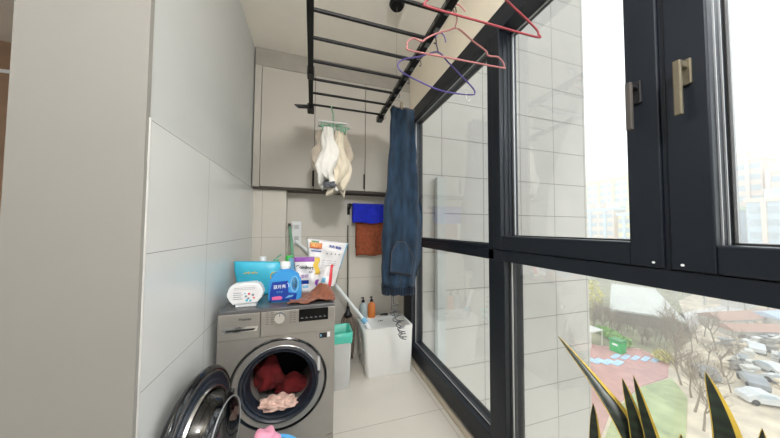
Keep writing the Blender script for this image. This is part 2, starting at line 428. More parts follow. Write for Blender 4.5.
# cut the opening right through the body
cut = MB().lathe([(0,-.05),(.168,-.05),(.168,.36),(0,.36)], 64, T(DC.x, YF, DC.z) @ R(-90, 'X')).build('cutter', 'silver')
md = body.modifiers.new('cut', 'BOOLEAN'); md.object = cut; md.operation = 'DIFFERENCE'; md.solver = 'FAST'
dg = bpy.context.evaluated_depsgraph_get(); dg.update()
nm = bpy.data.meshes.new_from_object(body.evaluated_get(dg)); body.modifiers.clear(); body.data = nm; bpy.data.objects.remove(cut)
MB().box(W0, W1, YF+.0, YK, ZT-.02, ZT, .004).build('top_panel', mat('worktop grey', (92,92,94), .25), w)
MB().box(W0, -.262, YF-.004, YF+.03, .70, ZT-.018, .004).build('detergent_drawer', 'silver', w)
cp = MB().box(-.259, W1, YF-.004, YF+.03, .70, ZT-.018, .004).build('control_panel', 'silver', w)
dr = MB().prism([(-.435,.742),(-.275,.742),(-.27,.768),(-.40,.772),(-.44,.768)], .003, T(0, YF-.004, 0) @ FACE).build('drawer_grip', 'chrome', w)
MB().prism([(-.42,.748),(-.29,.748),(-.285,.757),(-.425,.757)], .002, T(0, YF-.007, 0) @ FACE).build('grip_recess', 'blackp', dr)
text('Hisense', .019, 'blackp', w, T(-.335, YF-.0045, .808) @ FACE, 'logo', bold=.0002)
kn = MB().lathe([(0,.0),(.030,.0),(.030,.012),(.027,.02),(0,.02)], 40, T(-.162, YF-.004, .80) @ R(90, 'X')).build('dial', 'chrome', w, smooth=True)
MB().box(-.1635,-.1605, YF-.0255, YF-.0235, .812, .824).build('dial_mark', 'blackp', kn)
for i in range(6):
    for x0 in (-.232, -.208, -.112, -.092): MB().box(x0, x0+.012, YF-.0052, YF-.003, .768+i*.0125, .7705+i*.0125).build('dial_marking', 'dgrey', cp)
sp = MB().box(-.063, .099, YF-.0065, YF-.003, .766, .836, .001).build('display', 'disp', w)
g = MB()
for i in range(6): g.box(-.052+i*.025, -.038+i*.025, YF-.0072, YF-.006, .784, .787); 
for i in range(6): g.box(-.049+i*.025, -.045+i*.025, YF-.0072, YF-.006, .790, .792)
g.build('display_icons', 'greyp', sp)
st = MB().box(.052, .094, YF-.0012, YF, .660, .688).build('energy_sticker', 'blackp', w); MB().box(.096, .112, YF-.0012, YF, .662, .690).build('sticker', 'white', w)
MB().box(.056, .064, YF-.002, YF-.001, .668, .680).build('sticker_mark', 'lblue', st)
ringM = T(DC.x, YF, DC.z) @ R(90, 'X')
MB().lathe([(.252,-.02),(.252,.002),(.246,.006),(.24,.002),(.24,-.02)], 72, ringM).build('outer_seam_ring', 'gloss', w, smooth=True)
MB().lathe([(.24,-.01),(.236,.002),(.215,-.002),(.203,-.004)], 72, ringM).build('dished_surround', 'silver', w, smooth=True)
MB().lathe([(.206,-.012),(.205,.008),(.196,.012),(.188,.006),(.184,-.004),(.180,.002),(.172,-.002),(.166,-.02),(.160,-.06)], 72, ringM).build('door_gasket', 'darkblue', w, smooth=True)
MB().lathe([(.160,-.06),(.163,-.065),(.19,-.075),(.22,-.08),(.22,-.33),(0,-.34)], 48, ringM, ).build('drum', 'drum', w, smooth=True)
MB().lathe([(.2085,-.006),(.2085,-.001),(.206,.001),(.205,-.004)], 72, ringM).build('chrome_ring', 'chrome', w, smooth=True)
lt = MB().box(.043, .058, YF-.004, YF+.002, .475, .56, .002).build('door_latch_plate', 'lgrey', w)
MB().box(.046, .055, YF-.007, YF-.003, .462, .478).build('latch_slot', 'blackp', lt)
for x in (W0+.06, W1-.06):
    for y in (YF+.06, YK-.06): MB().lathe([(0,0),(.022,0),(.018,.02),(0,.02)], 16, T(x, y, 0)).build('foot', 'blackp', w)
# open door, hinged at the left of the opening
ANG = 98
hinge = Vector((-.392, YF-.03, DC.z)); t = radians(ANG); dx, dy = cos(t), -sin(t)
dc = hinge + Vector((dx, dy, 0))*.262
# local frame: z axis = door's inner normal (towards the room, +x side)
nz = Vector((-dy, dx, 0)).normalized(); 
ax = Vector((dx, dy, 0)).normalized(); az = nz; ay = az.cross(ax)
DM = Matrix(((ax.x, ay.x, az.x, dc.x), (ax.y, ay.y, az.y, dc.y), (ax.z, ay.z, az.z, dc.z), (0,0,0,1))) @ Matrix.Diagonal((1.07,1.07,1,1))
dd = MB().lathe([(.0,-.038),(.17,-.036),(.225,-.026),(.243,-.012),(.246,0),(.240,.012),(.232,.016),(.226,.014)], 64, DM).build('door', 'gloss', w, smooth=True)
MB().lathe([(.227,.012),(.224,.017),(.219,.014)], 64, DM).build('door_trim_ring', 'dgrey', dd, smooth=True)
MB().lathe([(.220,.010),(.212,.016),(.195,.012),(.190,.020),(.176,.020),(.166,.016)], 64, DM).build('door_inner_ring', 'darkblue', dd, smooth=True)
MB().lathe([(.176,.012),(.171,.03),(.166,.03),(.160,.012)], 64, DM).build('door_glass_rim', 'chrome', dd, smooth=True)
MB().lathe([(.162,.012),(.156,.04),(.145,.075),(.128,.10),(.10,.112),(0,.115)], 48, DM).build('door_glass', 'doorglass', dd, smooth='all')
MB().lathe([(.128,.099),(.131,.101),(.128,.105),(.124,.102)], 48, DM).build('glass_edge', 'gasket', dd, smooth=True)
MB().box(-.02, .02, -.03, .03, .0, .02, .003, mt=DM @ T(-.236, 0, 0)).build('hinge', 'chrome', dd)
# laundry in the drum
def lump(name, m, label, cat, cx, cy, cz, rx, ry, rz, seed, amp=.3, group=None, fold=3.):
    rnd = random.Random(seed); ph = [rnd.uniform(0, 6.28) for _ in range(8)]
    bm = bmesh.new(); bmesh.ops.create_icosphere(bm, subdivisions=4, radius=1.)
    for v in bm.verts:
        p = v.co.copy(); d = 1+amp*(sin(fold*p.x*2+ph[0]+2*sin(fold*p.y+ph[1]))*.5+sin(fold*p.z*2.3+ph[2]+2*sin(fold*p.x+ph[3]))*.4+sin(fold*2.4*p.y+ph[4]+p.z*4)*.25)
        zz = p.z*rz*d
        if p.z < -.35: zz = -.35*rz + (p.z+.35)*rz*.3
        v.co = Vector((p.x*rx*d+cx, p.y*ry*d+cy, zz+cz))
    q = MB(); q.b.free(); q.b = bm
    o = q.build(name, m, smooth='all')
    tag(o, label, cat, group); return o
lump('red_garment', 'redc', 'crumpled red garment inside the washing machine drum', 'clothing', -.235, YF+.17, .395, .08, .08, .10, 3, .28)
lump('red_garment', 'redc', 'second red garment slumped right of the taller one in the drum', 'clothing', -.10, YF+.17, .325, .10, .07, .05, 13, .28)
lump('lace_garment', 'lace', 'pale pink lace garment at the front of the drum opening', 'clothing', -.17, YF+.045, .305, .095, .05, .036, 5, .35, fold=5)

# ------------------------------------------------------------------ on top of the machine
# turquoise bag
def bagpoly(secs): return secs
b = thing('plastic_bag', 'turquoise plastic bag with yellow lettering behind the blue detergent bottle', 'bag', (-.33, 1.88, ZT))
def ell(cx, cy, z, rx, ry, n=28, p=3., tilt=0, wav=0, ph=0):
    out = []
    for k in range(n):
        a = 2*pi*k/n; ca, sa = cos(a), sin(a)
        x = abs(ca)**(2/p)*(1 if ca > 0 else -1)*rx; y = abs(sa)**(2/p)*(1 if sa > 0 else -1)*ry
        s_ = 1+wav*sin(5*a+ph)
        out.append((cx+x*s_, cy+y*s_, z + tilt*x))
    return out
secs = [ell(-.325,1.88,ZT+.001,.125,.045), ell(-.325,1.88,ZT+.02,.135,.05,wav=.02), ell(-.33,1.88,ZT+.10,.142,.05,wav=.03,ph=1), ell(-.335,1.875,ZT+.17,.145,.042,wav=.04,ph=2), ell(-.345,1.875,ZT+.212,.14,.03,tilt=-.05), ell(-.345,1.875,ZT+.217,.138,.026,tilt=-.05)]
MB().loft(secs).build('bag_body', 'turq', b, smooth='all')
for i in range(7): MB().box(-.415+i*.012, -.407+i*.012, 1.8215, 1.8235, ZT+.146+.003*(i%2), ZT+.153+.003*(i%3)).build('faint_lettering', 'yellow', b)
rg = MB().tube([( -.235+.022*cos(a), 1.822, ZT+.12+.03*sin(a)) for a in [k*pi/10 + 1 for k in range(14)]], .003).build('ring_print', 'yellow', b)
# bottles behind the bag
def small_bottle(label, x, y, h, rad, m, capm, capr, caph, nm='bottle', tip=False):
    o = thing(nm, label, 'bottle', (x, y, ZT))
    MB().lathe([(0,0),(rad,0),(rad,h*.75),(capr*1.05,h*.9),(capr*.9,h),(0,h)], 24, T(x,y,ZT)).build('bottle_body', m, o, smooth=True)
    k = MB().lathe([(0,h),(capr,h),(capr,h+caph*.9),(capr*.9,h+caph),(0,h+caph)], 24, T(x,y,ZT)).build('cap', capm, o, smooth=True)
    if tip: MB().tube([(x,y,ZT+h+caph*.5),(x+.01,y,ZT+h+caph+.012),(x+.035,y,ZT+h+caph+.03)], .006).build('nozzle', capm, k)
    return o
small_bottle('bottle with white cap poking up behind the left of the turquoise bag', -.33, 1.975, .205, .03, 'white', 'white', .022, .035)
small_bottle('spray bottle with teal trigger top behind the turquoise bag', -.245, 1.985, .19, .028, 'lblue', 'mint', .02, .03, 'spray_bottle', True)
small_bottle('bottle with bright green cap just behind the blue detergent bottle', -.158, 1.975, .20, .032, 'lblue', 'green', .024, .042)
small_bottle('bottle with wide pale blue cap just behind the blue detergent bottle', -.115, 1.88, .188, .03, 'lblue', 'lblue', .036, .046)
# white oval tub
o = thing('detergent_pod_tub', 'white rounded tub with picture label on the front left of the washing machine', 'tub', (-.348, 1.62, ZT))
def oct_(w_, h_, c_): return [(-w_+c_,0+.012),(-w_*.62,0),(w_*.62,0),(w_-c_,.012),(w_,h_*.34),(w_,h_*.68),(w_-c_,h_),(-w_+c_,h_),(-w_,h_*.68),(-w_,h_*.34)]
MB().prism(oct_(.090,.118,.026), .075, T(-.348, 1.655, ZT+.014) @ FACE @ R(3,'Z'), bev=.010).build('tub_body', 'white', o, smooth=True)
MB().box(-.40,-.296,1.59,1.648,ZT,ZT+.016,.004).build('tub_foot', 'white', o)
lb = MB().prism(oct_(.074,.094,.022), .001, T(-.348, 1.5795, ZT+.027) @ FACE @ R(3,'Z')).build('tub_label', 'film', o)
def dots(lst, m, nm, y=1.5782):
    g = MB()
    for x, z, rr in lst: g.lathe([(0,0),(rr,0),(rr,.001),(0,.001)], 14, T(x, y, z) @ R(90,'X'))
    return g.build(nm, m, lb)
[dots([d_], 'red', 'picture_dot') for d_ in ((-.33,ZT+.075,.006),(-.305,ZT+.052,.005))]; [dots([d_], 'greyp', 'picture_dot') for d_ in ((-.345,ZT+.062,.006),(-.31,ZT+.068,.007),(-.333,ZT+.05,.006))]; [dots([d_], 'turq', 'picture_dot') for d_ in ((-.34,ZT+.04,.007),(-.322,ZT+.038,.006),(-.35,ZT+.078,.004))]
g = MB()
for i in range(4): g.box(-.408, -.362-.006*(i%2), 1.5775, 1.579, ZT+.048+i*.011, ZT+.051+i*.011)
for i in range(2): g.box(-.405, -.30, 1.5775, 1.579, ZT+.1+i*.008, ZT+.1015+i*.008)
g.build('fine_print', 'greyp', lb)
# blue detergent bottle
o = thing('detergent_bottle', 'large blue detergent jug with white cap, handle hole and navy label', 'bottle', (-.145, 1.66, ZT))
jx, jy, jz = -.148, 1.66, ZT
poly = [(-.088,0),(.088,0),(.094,.02),(.092,.10),(.085,.145),(.060,.175),(.022,.198),(-.030,.198),(-.058,.175),(-.084,.145),(-.092,.11),(-.094,.02)]
jug = MB().prism(poly, .07, T(jx, jy+.035, jz) @ FACE, bev=.012).build('jug_body', 'bblue', o, smooth=True)
hc = MB().prism([(.045+.014*cos(k*pi/8), .105+.036*sin(k*pi/8)) for k in range(16)], .2, T(jx+.008, jy+.1, jz) @ FACE).build('c', 'bblue')
md = jug.modifiers.new('cut','BOOLEAN'); md.object = hc; md.solver = 'EXACT'
dg = bpy.context.evaluated_depsgraph_get(); dg.update(); nm = bpy.data.meshes.new_from_object(jug.evaluated_get(dg)); jug.modifiers.clear(); jug.data = nm; bpy.data.objects.remove(hc)
MB().tube([(jx+.053+.022*cos(k*pi/12), jy-.032, jz+.105+.045*sin(k*pi/12)) for k in range(24)], .005, closed=True).build('handle_rim', 'lblue', jug, smooth='all')
MB().lathe([(0,.196),(.026,.196),(.026,.205),(.029,.207),(.029,.234),(.026,.238),(0,.238)], 28, T(jx-.004, jy, jz)).build('cap', 'white', o, smooth=True)
lab = MB().prism([(-.082,.012),(.062,.012),(.068,.05),(.02,.058),(.016,.128),(-.072,.122),(-.082,.06)], .0012, T(jx, jy-.0355, jz) @ FACE).build('label', 'nblue', o)
text('蓝月亮', .023, 'white', lab, T(jx-.030, jy-.037, jz+.093) @ FACE @ R(2,'Z'), 'brand_lettering', bold=.0003)
MB().tube([(jx+.008+.014*cos(a), jy-.0375, jz+.098+.016*sin(a)) for a in [-.6+k*.25 for k in range(9)]], .0018).build('crescent_mark', 'white', lab)
text('洗衣液', .012, 'lblue', lab, T(jx-.030, jy-.037, jz+.062) @ FACE, 'small_lettering')
MB().prism([(-.07,.018),(-.02,.018),(-.012,.032),(-.03,.040),(-.07,.036)], .001, T(jx, jy-.0368, jz) @ FACE).build('pink_band', 'pinkp', lab)
MB().prism([(.0,.024),(.04,.030),(.05,.042),(.02,.040)], .001, T(jx, jy-.0368, jz) @ FACE).build('pale_swoosh', 'lblue', lab)
# pouches
def pouch(name, label, corners, depth, m, bulge=.03, seed=1):
    """four corners (bl, br, tr, tl) front-facing pillow"""
    o = thing(name, label, 'detergent bag', tuple((Vector(corners[0])+Vector(corners[1]))/2)); rnd = random.Random(seed)
    bl, br, tr, tl = [Vector(q) for q in corners]; p = [rnd.uniform(0, 6) for _ in range(4)]
    def base(u_, v_): return (bl*(1-u_)+br*u_)*(1-v_)+(tl*(1-u_)+tr*u_)*v_
    n = (br-bl).cross(tl-bl).normalized()
    def fr_(s_):
        def F(u_, v_):
            e = (max(0, sin(pi*u_))**.5)*(max(0, sin(pi*v_))**.45)
            return base(u_, v_)+n*s_*(bulge*e*(1-.35*v_)+ .006*e*sin(9*u_+p[0]+5*v_)+.004*e*sin(17*v_+p[1]+4*u_)+.005*e*abs(sin(7*u_-9*v_+p[2])))
        return F
    bo = MB().sheet(fr_(1), 24, 24).sheet(fr_(-.8), 24, 24)
    bmesh.ops.remove_doubles(bo.b, verts=bo.b.verts, dist=.0005)
    bo = bo.build('pouch_body', m, o, smooth='all')
    def onp(u_, v_, up=.0015): return fr_(1)(u_, v_)+n*up
    def patch(nm, m_, u0, u1, v0, v1, up=.0018, shape=None):
        return MB().sheet(lambda a, b_: onp(u0+(u1-u0)*a + (shape(b_) if shape else 0), v0+(v1-v0)*b_, up), 10, 10).build(nm, m_, bo, smooth='all', thick=.0008)
    def txt(s_, size, m_, u_, v_, rot=0, nm='lettering', sx=1., up=.003, bold=0):
        c_ = onp(u_, v_, up); e1 = (onp(u_+.05, v_, up)-onp(u_-.05, v_, up)).normalized(); e2 = (onp(u_, v_+.05, up)-onp(u_, v_-.05, up)); e3 = e1.cross(e2).normalized(); e2 = e3.cross(e1)
        return text(s_, size, m_, bo, Matrix(((e1.x,e2.x,e3.x,c_.x),(e1.y,e2.y,e3.y,c_.y),(e1.z,e2.z,e3.z,c_.z),(0,0,0,1))) @ R(rot,'Z'), nm, sx=sx, bold=bold)
    return o, patch, txt
o, patch, txt = pouch('softener_pouch', 'white refill pouch with purple top, yellow flowers and black script', [(-.075,1.80,ZT+.002),(.060,1.80,ZT+.002),(.058,1.83,ZT+.245),(-.120,1.83,ZT+.248)], .05, 'film', .028, 2)
patch('purple_band', 'purple', .03, .78, .86, .985); patch('yellow_band', 'yellow', .76, .96, .5, .97, shape=lambda v: .04*sin(9*v)); patch('purple_side', 'purple', .80, .97, .10, .36, shape=lambda v: .04*sin(7*v)); patch('purple_panel', 'nblue', .18, .5, .26, .36); patch('blue_panel', 'lblue', .2, .45, .15, .22, shape=lambda v: .03*v)
txt('金纺', .026, 'purple', .35, .46, nm='small_lettering'); txt('Comfort', .034, 'blackp', .38, .70, -4, bold=.0006, sx=1.0); txt('柔顺', .013, 'greyp', .6, .57)
o, patch, txt = pouch('washing_powder_bag', 'big crumpled white bag with orange and blue lettering behind the softener pouch', [(.0,1.93,ZT+.002),(.165,1.93,ZT+.002),(.275,1.97,ZT+.330),(-.040,1.97,ZT+.372)], .05, 'film', .03, 5)
patch('orange_panel', 'orange', .06, .36, .80, .92, shape=lambda v: .02*v); patch('green_band', 'green2', .12, .30, .925, .955); patch('blue_band', 'nblue', .10, .36, .735, .76); patch('blue_edge', 'lblue', .965, .995, .4, .97)
txt('超能', .040, 'yellow', .21, .86, -6, bold=.001); txt('天然皂粉', .024, 'nblue', .70, .86, -6, bold=.0006); txt('洗衣粉', .013, 'nblue', .22, .79)
for i in range(4): patch('icon', 'greyp', .5+i*.11, .535+i*.11, .70, .73)
for i in range(3): patch('fine_print', 'greyp', .40, .80, .56-i*.045, .567-i*.045)
o, patch, txt = pouch('bleach_bag', 'small white bag with red edge at the right end of the washing machine', [(.030,1.76,ZT+.03),(.128,1.76,ZT+.02),(.150,1.80,ZT+.195),(.075,1.80,ZT+.17)], .03, 'film', .026, 8)
patch('red_edge', 'red', .74, .98, .10, .98, shape=lambda v: .03*sin(6*v)); patch('blue_print', 'lblue', .2, .5, .3, .5)
# brown cloth, draped in folds
def drape(u_, v_):
    x = -.13+.268*u_; y = 1.545+.21*v_
    hp_ = math.exp(-((u_-.74)/.20)**2-((v_-.45)/.32)**2)
    z = ZT+.006+.040*hp_+(.004+.022*hp_)*(1+sin(13*u_+8*v_+2*sin(9*v_)))+(.003+.014*hp_)*abs(sin(17*v_-9*u_))+.006*u_*abs(sin(23*u_+5*v_))
    return Vector((min(.14, x+.014*sin(7*v_)+.02*hp_*sin(14*v_)), y+.012*sin(11*u_), z))
tag(MB().sheet(drape, 70, 50).build('cleaning_cloth', 'brown', smooth='all', thick=.006), 'crumpled brown cloth lying under the bags on the washing machine', 'cloth')
# brushes and socket at the wall
o = thing('wall_socket', 'tall white socket plate on the back wall beside the pipe chase', 'socket', (-.145, YB, 1.28))
MB().box(-.185, -.10, YB-.010, YB, 1.14, 1.365, .004).build('plate', 'white', o)
for z in (1.20, 1.31):
    MB().box(-.163, -.123, YB-.013, YB-.009, z-.02, z+.02, .002).build('socket_insert', 'lgrey', o)
o = thing('long_brush', 'teal-handled brush leaning against the back wall behind the bags', 'brush', (-.13, 2.06, .85))
MB().tube([(-.130,2.07,.98),(-.165,2.3,1.16),(-.203,2.55,1.31)], [.013,.014,.012], 10).build('handle', 'mint', o, smooth=True)
MB().tube([(-.203,2.55,1.31),(-.208,2.58,1.335)], [.016,.012], 10).build('handle_end', 'dgrey', o, smooth=True)
MB().box(-.15,-.10,2.03,2.07,.0,.99,.008).build('brush_head', 'white', o)
# mop pole leaning from the wall into the sink
o = thing('squeegee_pole', 'long white pole slanting from the back wall down into the sink', 'pole', (.50, 2.20, .38))
pp = [(-.148,2.585,1.17),(.0,2.53,1.035),(.243,2.44,.735),(.47,2.30,.455),(.53,2.245,.35)]
MB().tube(smooth_path(pp), .015, 12).build('pole', 'white', o, smooth=True)
MB().tube([(.462,2.305,.465),(.488,2.285,.432)], .026, 12).build('pole_collar', 'lblue', o, smooth=True)
tag(MB().tube([(.47,2.20,.40+.05),(.52,2.22,.34),(.57,2.25,.24)], .014, 10).build('cleaning_stick', 'white', smooth=True), 'short white stick resting inside the sink beside the pole', 'stick')

# ------------------------------------------------------------------ sink
SX0, SX1, SY0, SY1, SZ = .432, .898, 2.13, 2.475, .425
o = thing('laundry_sink', 'white floor-standing ceramic laundry sink in the corner by the window', 'sink', ((SX0+SX1)/2, 2.3, 0))
def rrect(x0, x1, y0, y1, z, rad=.035, n=5):
    out = []
    for cx, cy, a0 in ((x1-rad,y1-rad,0),(x0+rad,y1-rad,90),(x0+rad,y0+rad,180),(x1-rad,y0+rad,270)):
        for k in range(n+1):
            a = radians(a0+90*k/n); out.append((cx+rad*cos(a), cy+rad*sin(a), z))
    return out
secs = [rrect(SX0+.045,SX1-.012,SY0+.02,SY1-.03,0), rrect(SX0+.035,SX1-.008,SY0+.012,SY1-.02,.02), rrect(SX0+.008,SX1-.002,SY0+.002,SY1-.003,SZ-.05), rrect(SX0,SX1,SY0,SY1,SZ-.02), rrect(SX0,SX1,SY0,SY1,SZ-.004), rrect(SX0+.004,SX1-.004,SY0+.004,SY1-.004,SZ),
        rrect(SX0+.022,SX1-.022,SY0+.020,SY1-.066,SZ), rrect(SX0+.027,SX1-.027,SY0+.025,SY1-.072,SZ-.008), rrect(SX0+.04,SX1-.04,SY0+.04,SY1-.085,SZ-.12), rrect(SX0+.07,SX1-.07,SY0+.06,SY1-.10,SZ-.22,.05)]
MB().loft(secs).build('basin', 'ceramic', o, smooth=True)
g = MB()
for i in range(3): g.lathe([(0,0),(.006,0),(.006,.002),(0,.002)], 10, T(.642+i*.016, SY1-.0735, SZ-.034) @ R(90,'X'))
g.build('overflow_holes', 'blackp', o)
tag(MB().tube(smooth_path([(.665,2.44,SZ+.009),(.70,2.443,SZ+.012),(.745,2.44,SZ+.008)]), [.006]*3+[.008]*5+[.010]*5, 8).build('faucet_lever', 'blackp', smooth=True), 'small black stick lying on the rear rim of the sink', 'stick')
def pump(label, x, y, m):
    q = thing('pump_bottle', label, 'bottle', (x, y, SZ), group=None)
    MB().lathe([(0,0),(.036,0),(.038,.006),(.038,.105),(.034,.125),(.016,.145),(.014,.152),(0,.152)], 24, T(x,y,SZ)).build('bottle_body', m, q, smooth=True)
    k = MB().lathe([(0,.150),(.017,.150),(.017,.168),(.007,.175),(.006,.195),(.0,.195)], 16, T(x,y,SZ)).build('pump_collar', 'blackp', q, smooth=True)
    MB().tube([(x+.008,y,SZ+.192),(x-.005,y,SZ+.196),(x-.020,y,SZ+.190)], .006, 8).build('spout', 'blackp', k, smooth=True)
pump('clear pump bottle with black pump on the sink rim', .492, 2.438, 'clearb'); pump('orange pump bottle with black pump on the sink rim', .577, 2.438, 'orangeb')

# ------------------------------------------------------------------ bin and mop
BX0, BX1, BY0, BY1, BZ = .165, .325, 2.06, 2.26, .44
o = thing('waste_bin', 'pale grey waste bin with a teal liner beside the washing machine', 'bin', (.23, 2.15, 0))
secs = [rrect(BX0+.02,BX1-.012,BY0+.012,BY1-.012,0,.02), rrect(BX0,BX1,BY0,BY1,BZ,.02), rrect(BX0+.006,BX1-.006,BY0+.006,BY1-.006,BZ,.02), rrect(BX0+.024,BX1-.018,BY0+.018,BY1-.018,.01,.02)]
MB().loft(secs).build('bin_body', 'lgrey', o, smooth=True)
def rim(z, g_, wv): 
    pts = rrect(BX0-g_,BX1+g_,BY0-g_,BY1+g_,z,.025,6)
    return [(x, y, z+wv*sin(i*1.3)) for i, (x, y, z) in enumerate(pts)]
MB().loft([rim(BZ-.075,.004,.008), rim(BZ-.04,.010,.003), rim(BZ-.03,.007,.002), rim(BZ+.008,.010,.003), rim(BZ+.014,.003,.002), rim(BZ+.006,-.008,.002), rim(BZ-.15,-.014,.0)], cap=False).build('bin_liner', 'teal', o, smooth='all')
o = thing('string_mop', 'grey-brown string mop standing upright between the bin and the sink', 'mop', (.345, 2.50, 0))
MB().tube([(.352,2.50,.40),(.345,2.52,1.33)], .0065, 10).build('pole', 'dgrey', o, smooth=True)
MB().lathe([(0,.44),(.040,.43),(.042,.45),(.022,.475),(.014,.53),(0,.53)], 20, T(.352,2.50,0)).build('mop_clamp', 'blackp', o, smooth=True)
g = MB()
rnd = random.Random(4)
for i in range(60):
    a = rnd.uniform(0, 6.28); rr = rnd.uniform(.3, 1); top = Vector((.352+.042*rr*cos(a), 2.50+.03*rr*sin(a), .445))
    b0 = Vector((.352+.05*rr*cos(a)+rnd.uniform(-.01,.01), 2.50+.045*rr*sin(a), rnd.uniform(.01,.10)))
    midp = (top*.5+b0*.5)+Vector((.03*rr*cos(a), .025*rr*sin(a), .08))
    g.tube(smooth_path([top, midp, b0], 5), .0065, 5)
ms = g.build('mop_strings', 'mop', o, smooth='all'); ms['kind'] = 'stuff'

# ------------------------------------------------------------------ towels on the back wall
o = thing('towel_rail', 'short black towel rail fixed high on the back wall tiles', 'towel rail', (.36, YB, 1.54))
MB().box(.345, .375, YB-.012, YB, 1.44, 1.555, .003).build('wall_bracket', 'black', o)
MB().box(.348, .372, YB-.105, YB-.012, 1.515, 1.55, .003).build('arm', 'black', o)
MB().tube([(.36,YB-.05,1.535),(.80,YB-.05,1.535)], .008).build('bar', 'black', o, smooth=True)
MB().tube([(.36,YB-.095,1.54),(.80,YB-.095,1.54)], .008).build('bar', 'black', o, smooth=True)
def towel(name, m, label, x0, x1, z0, zt, y, seed):
    rnd = random.Random(seed); p = rnd.uniform(0, 6)
    def F(u_, v_):       # v 0..1 front up, over, down the back
        x = x0+(x1-x0)*u_; L = zt-z0
        wv = .006*sin(14*u_+p)
        if v_ < .45: k = v_/.45; return Vector((x, y-.016-wv*(1-k), z0+L*k+.006*sin(9*u_)*(1-k)))
        if v_ < .55: k = (v_-.45)/.1; a = pi*(1-k); return Vector((x, y+.016*cos(a), zt+.016*sin(a)))
        k = (v_-.55)/.45; return Vector((x, y+.016+wv*.3*k, zt-L*.85*k))
    return tag(MB().sheet(F, 30, 40).build(name, m, smooth='all', thick=.006), label, 'towel')
towel('blue_towel', 'towelblue', 'bright blue towel folded over the black rail', .385, .76, 1.355, 1.535, YB-.095, 1)
towel('brown_towel', 'towelbrown', 'rust brown towel hanging below and behind the blue towel', .43, .76, 1.02, 1.535, YB-.05, 2)

# ------------------------------------------------------------------ drying rack
o = rack = thing('ceiling_drying_rack', 'black ladder-shaped clothes drying rack hung under the ceiling', 'drying rack', (.26, 1.2, 2.24))
RZ = 2.25
MB().box(-.038, -.008, .30, 2.03, RZ-.022, RZ+.018, .004).build('side_rail', 'black', o)
rr_ = MB().box(.522, .556, .30, 2.03, RZ-.022, RZ+.018, .004).build('side_rail', 'black', o)
for y in (.46, .62, .78, .94, 1.10, 1.268, 1.45, 1.63, 1.80, 1.975):
    MB().tube([(-.01, y, RZ), (.524, y, RZ)], .0085, 8).build('crossbar', 'black', o, smooth=True)
for i in range(15): MB().box(.5205, .5225, .50+i*.1, .56+i*.1, RZ-.006, RZ+.006).build('rail_slot', 'wire', rr_)
for i in range(15): MB().box(.53, .55, .50+i*.1, .53+i*.1, RZ-.0235, RZ-.0215).build('rail_slot', 'wire', rr_)
MB().prism([(0,0),(.11,.012),(.11,-.012),(.03,-.02)], .02, T(-.145, 2.03, RZ) @ FACE).build('end_arm', 'black', o)
MB().box(-.05, -.0, 1.98, 2.06, RZ-.04, RZ+.012, .004).build('end_cap', 'blackp', o)
MB().box(.515, .563, 1.98, 2.06, RZ-.035, RZ+.012, .004).build('end_cap', 'blackp', o)
MB().box(-.044, -.002, 1.53, 1.60, RZ-.027, RZ+.024, .004).build('rail_joint', 'blackp', o)
MB().tube([(.549,1.618,RZ+.018),(.549,1.618,ZC-.02)], .0012, 6).build('lift_cable', 'wire', o)
MB().lathe([(0,0),(.052,0),(.055,-.012),(.045,-.03),(0,-.034)], 32, T(.549,1.618,ZC)).build('ceiling_pulley', 'black', o, smooth=True)
for i, y in enumerate((.72, .90, 1.08, 1.26, 1.44, 1.62, 1.80, 1.98)):
    MB().tube([(.556,y,RZ),(.570,y,RZ-.004),(.574,y,RZ-.022),(.568,y,RZ-.034),(.560,y,RZ-.030)], .0028, 6).build('clip_hook', 'wire' if i % 2 else 'black', o, smooth=True)
# hangers: outlines in real metres on a plane across the balcony
def hanger(label, m, shape, hook, Y, rad=.0037, extra=None):
    h = thing('clothes_hanger', label, 'hanger', (hook[-1][0], Y, hook[-1][1]), group=None)
    MB().tube(smooth_path([(x, Y+.0, z) for x, z in shape], 5, closed=True), rad, 8, closed=True).build('hanger_frame', m, h, smooth='all')
    MB().tube(smooth_path([(x, Y, z) for x, z in hook], 5), rad*.8, 8).build('hook', m, h, smooth='all')
    if extra: MB().tube(smooth_path([(x, Y, z) for x, z in extra], 4), .003, 6).build('strap_hook', 'lgrey', h, smooth='all')
def sc_(pts, s): return [(x*s, 1.3+(z-1.3)*s) for x, z in pts]
s = .72/.86
hanger('coral red clothes hanger nearest the camera', 'hcoral', sc_([(.66,2.385),(.799,2.309),(.92,2.247),(.972,2.215),(.980,2.198),(.970,2.182),(.69,2.176),(.425,2.172),(.409,2.185),(.43,2.21),(.52,2.29),(.62,2.38)], s), sc_([(.645,2.385),(.645,2.43),(.665,2.47),(.69,2.46),(.70,2.44)], s), .72)
s = .92/1.1
hanger('pale pink clothes hanger with notched shoulders on the rack', 'hpink', sc_([(.711,2.345),(.80,2.30),(.881,2.265),(.895,2.243),(.925,2.243),(.961,2.247),(.995,2.225),(1.003,2.200),(.985,2.192),(.72,2.180),(.450,2.168),(.428,2.185),(.430,2.21),(.464,2.234),(.505,2.228),(.530,2.25),(.580,2.285),(.65,2.32)], s), sc_([(.69,2.34),(.705,2.40),(.680,2.44),(.687,2.468),(.72,2.475),(.755,2.45)], s), .92)
s = 1.10/1.25
hanger('purple clothes hanger with a small strap hook at its right end', 'hpurple', sc_([(.672,2.315),(.569,2.268),(.475,2.232),(.437,2.205),(.434,2.175),(.471,2.147),(.58,2.115),(.689,2.093),(.80,2.093),(.905,2.104),(.922,2.122),(.90,2.152),(.816,2.214),(.74,2.27)], s), sc_([(.676,2.315),(.663,2.37),(.664,2.41),(.69,2.433),(.715,2.42),(.725,2.384)], s), 1.10, extra=sc_([(.86,2.104),(.86,2.075),(.875,2.062),(.89,2.075)], s))

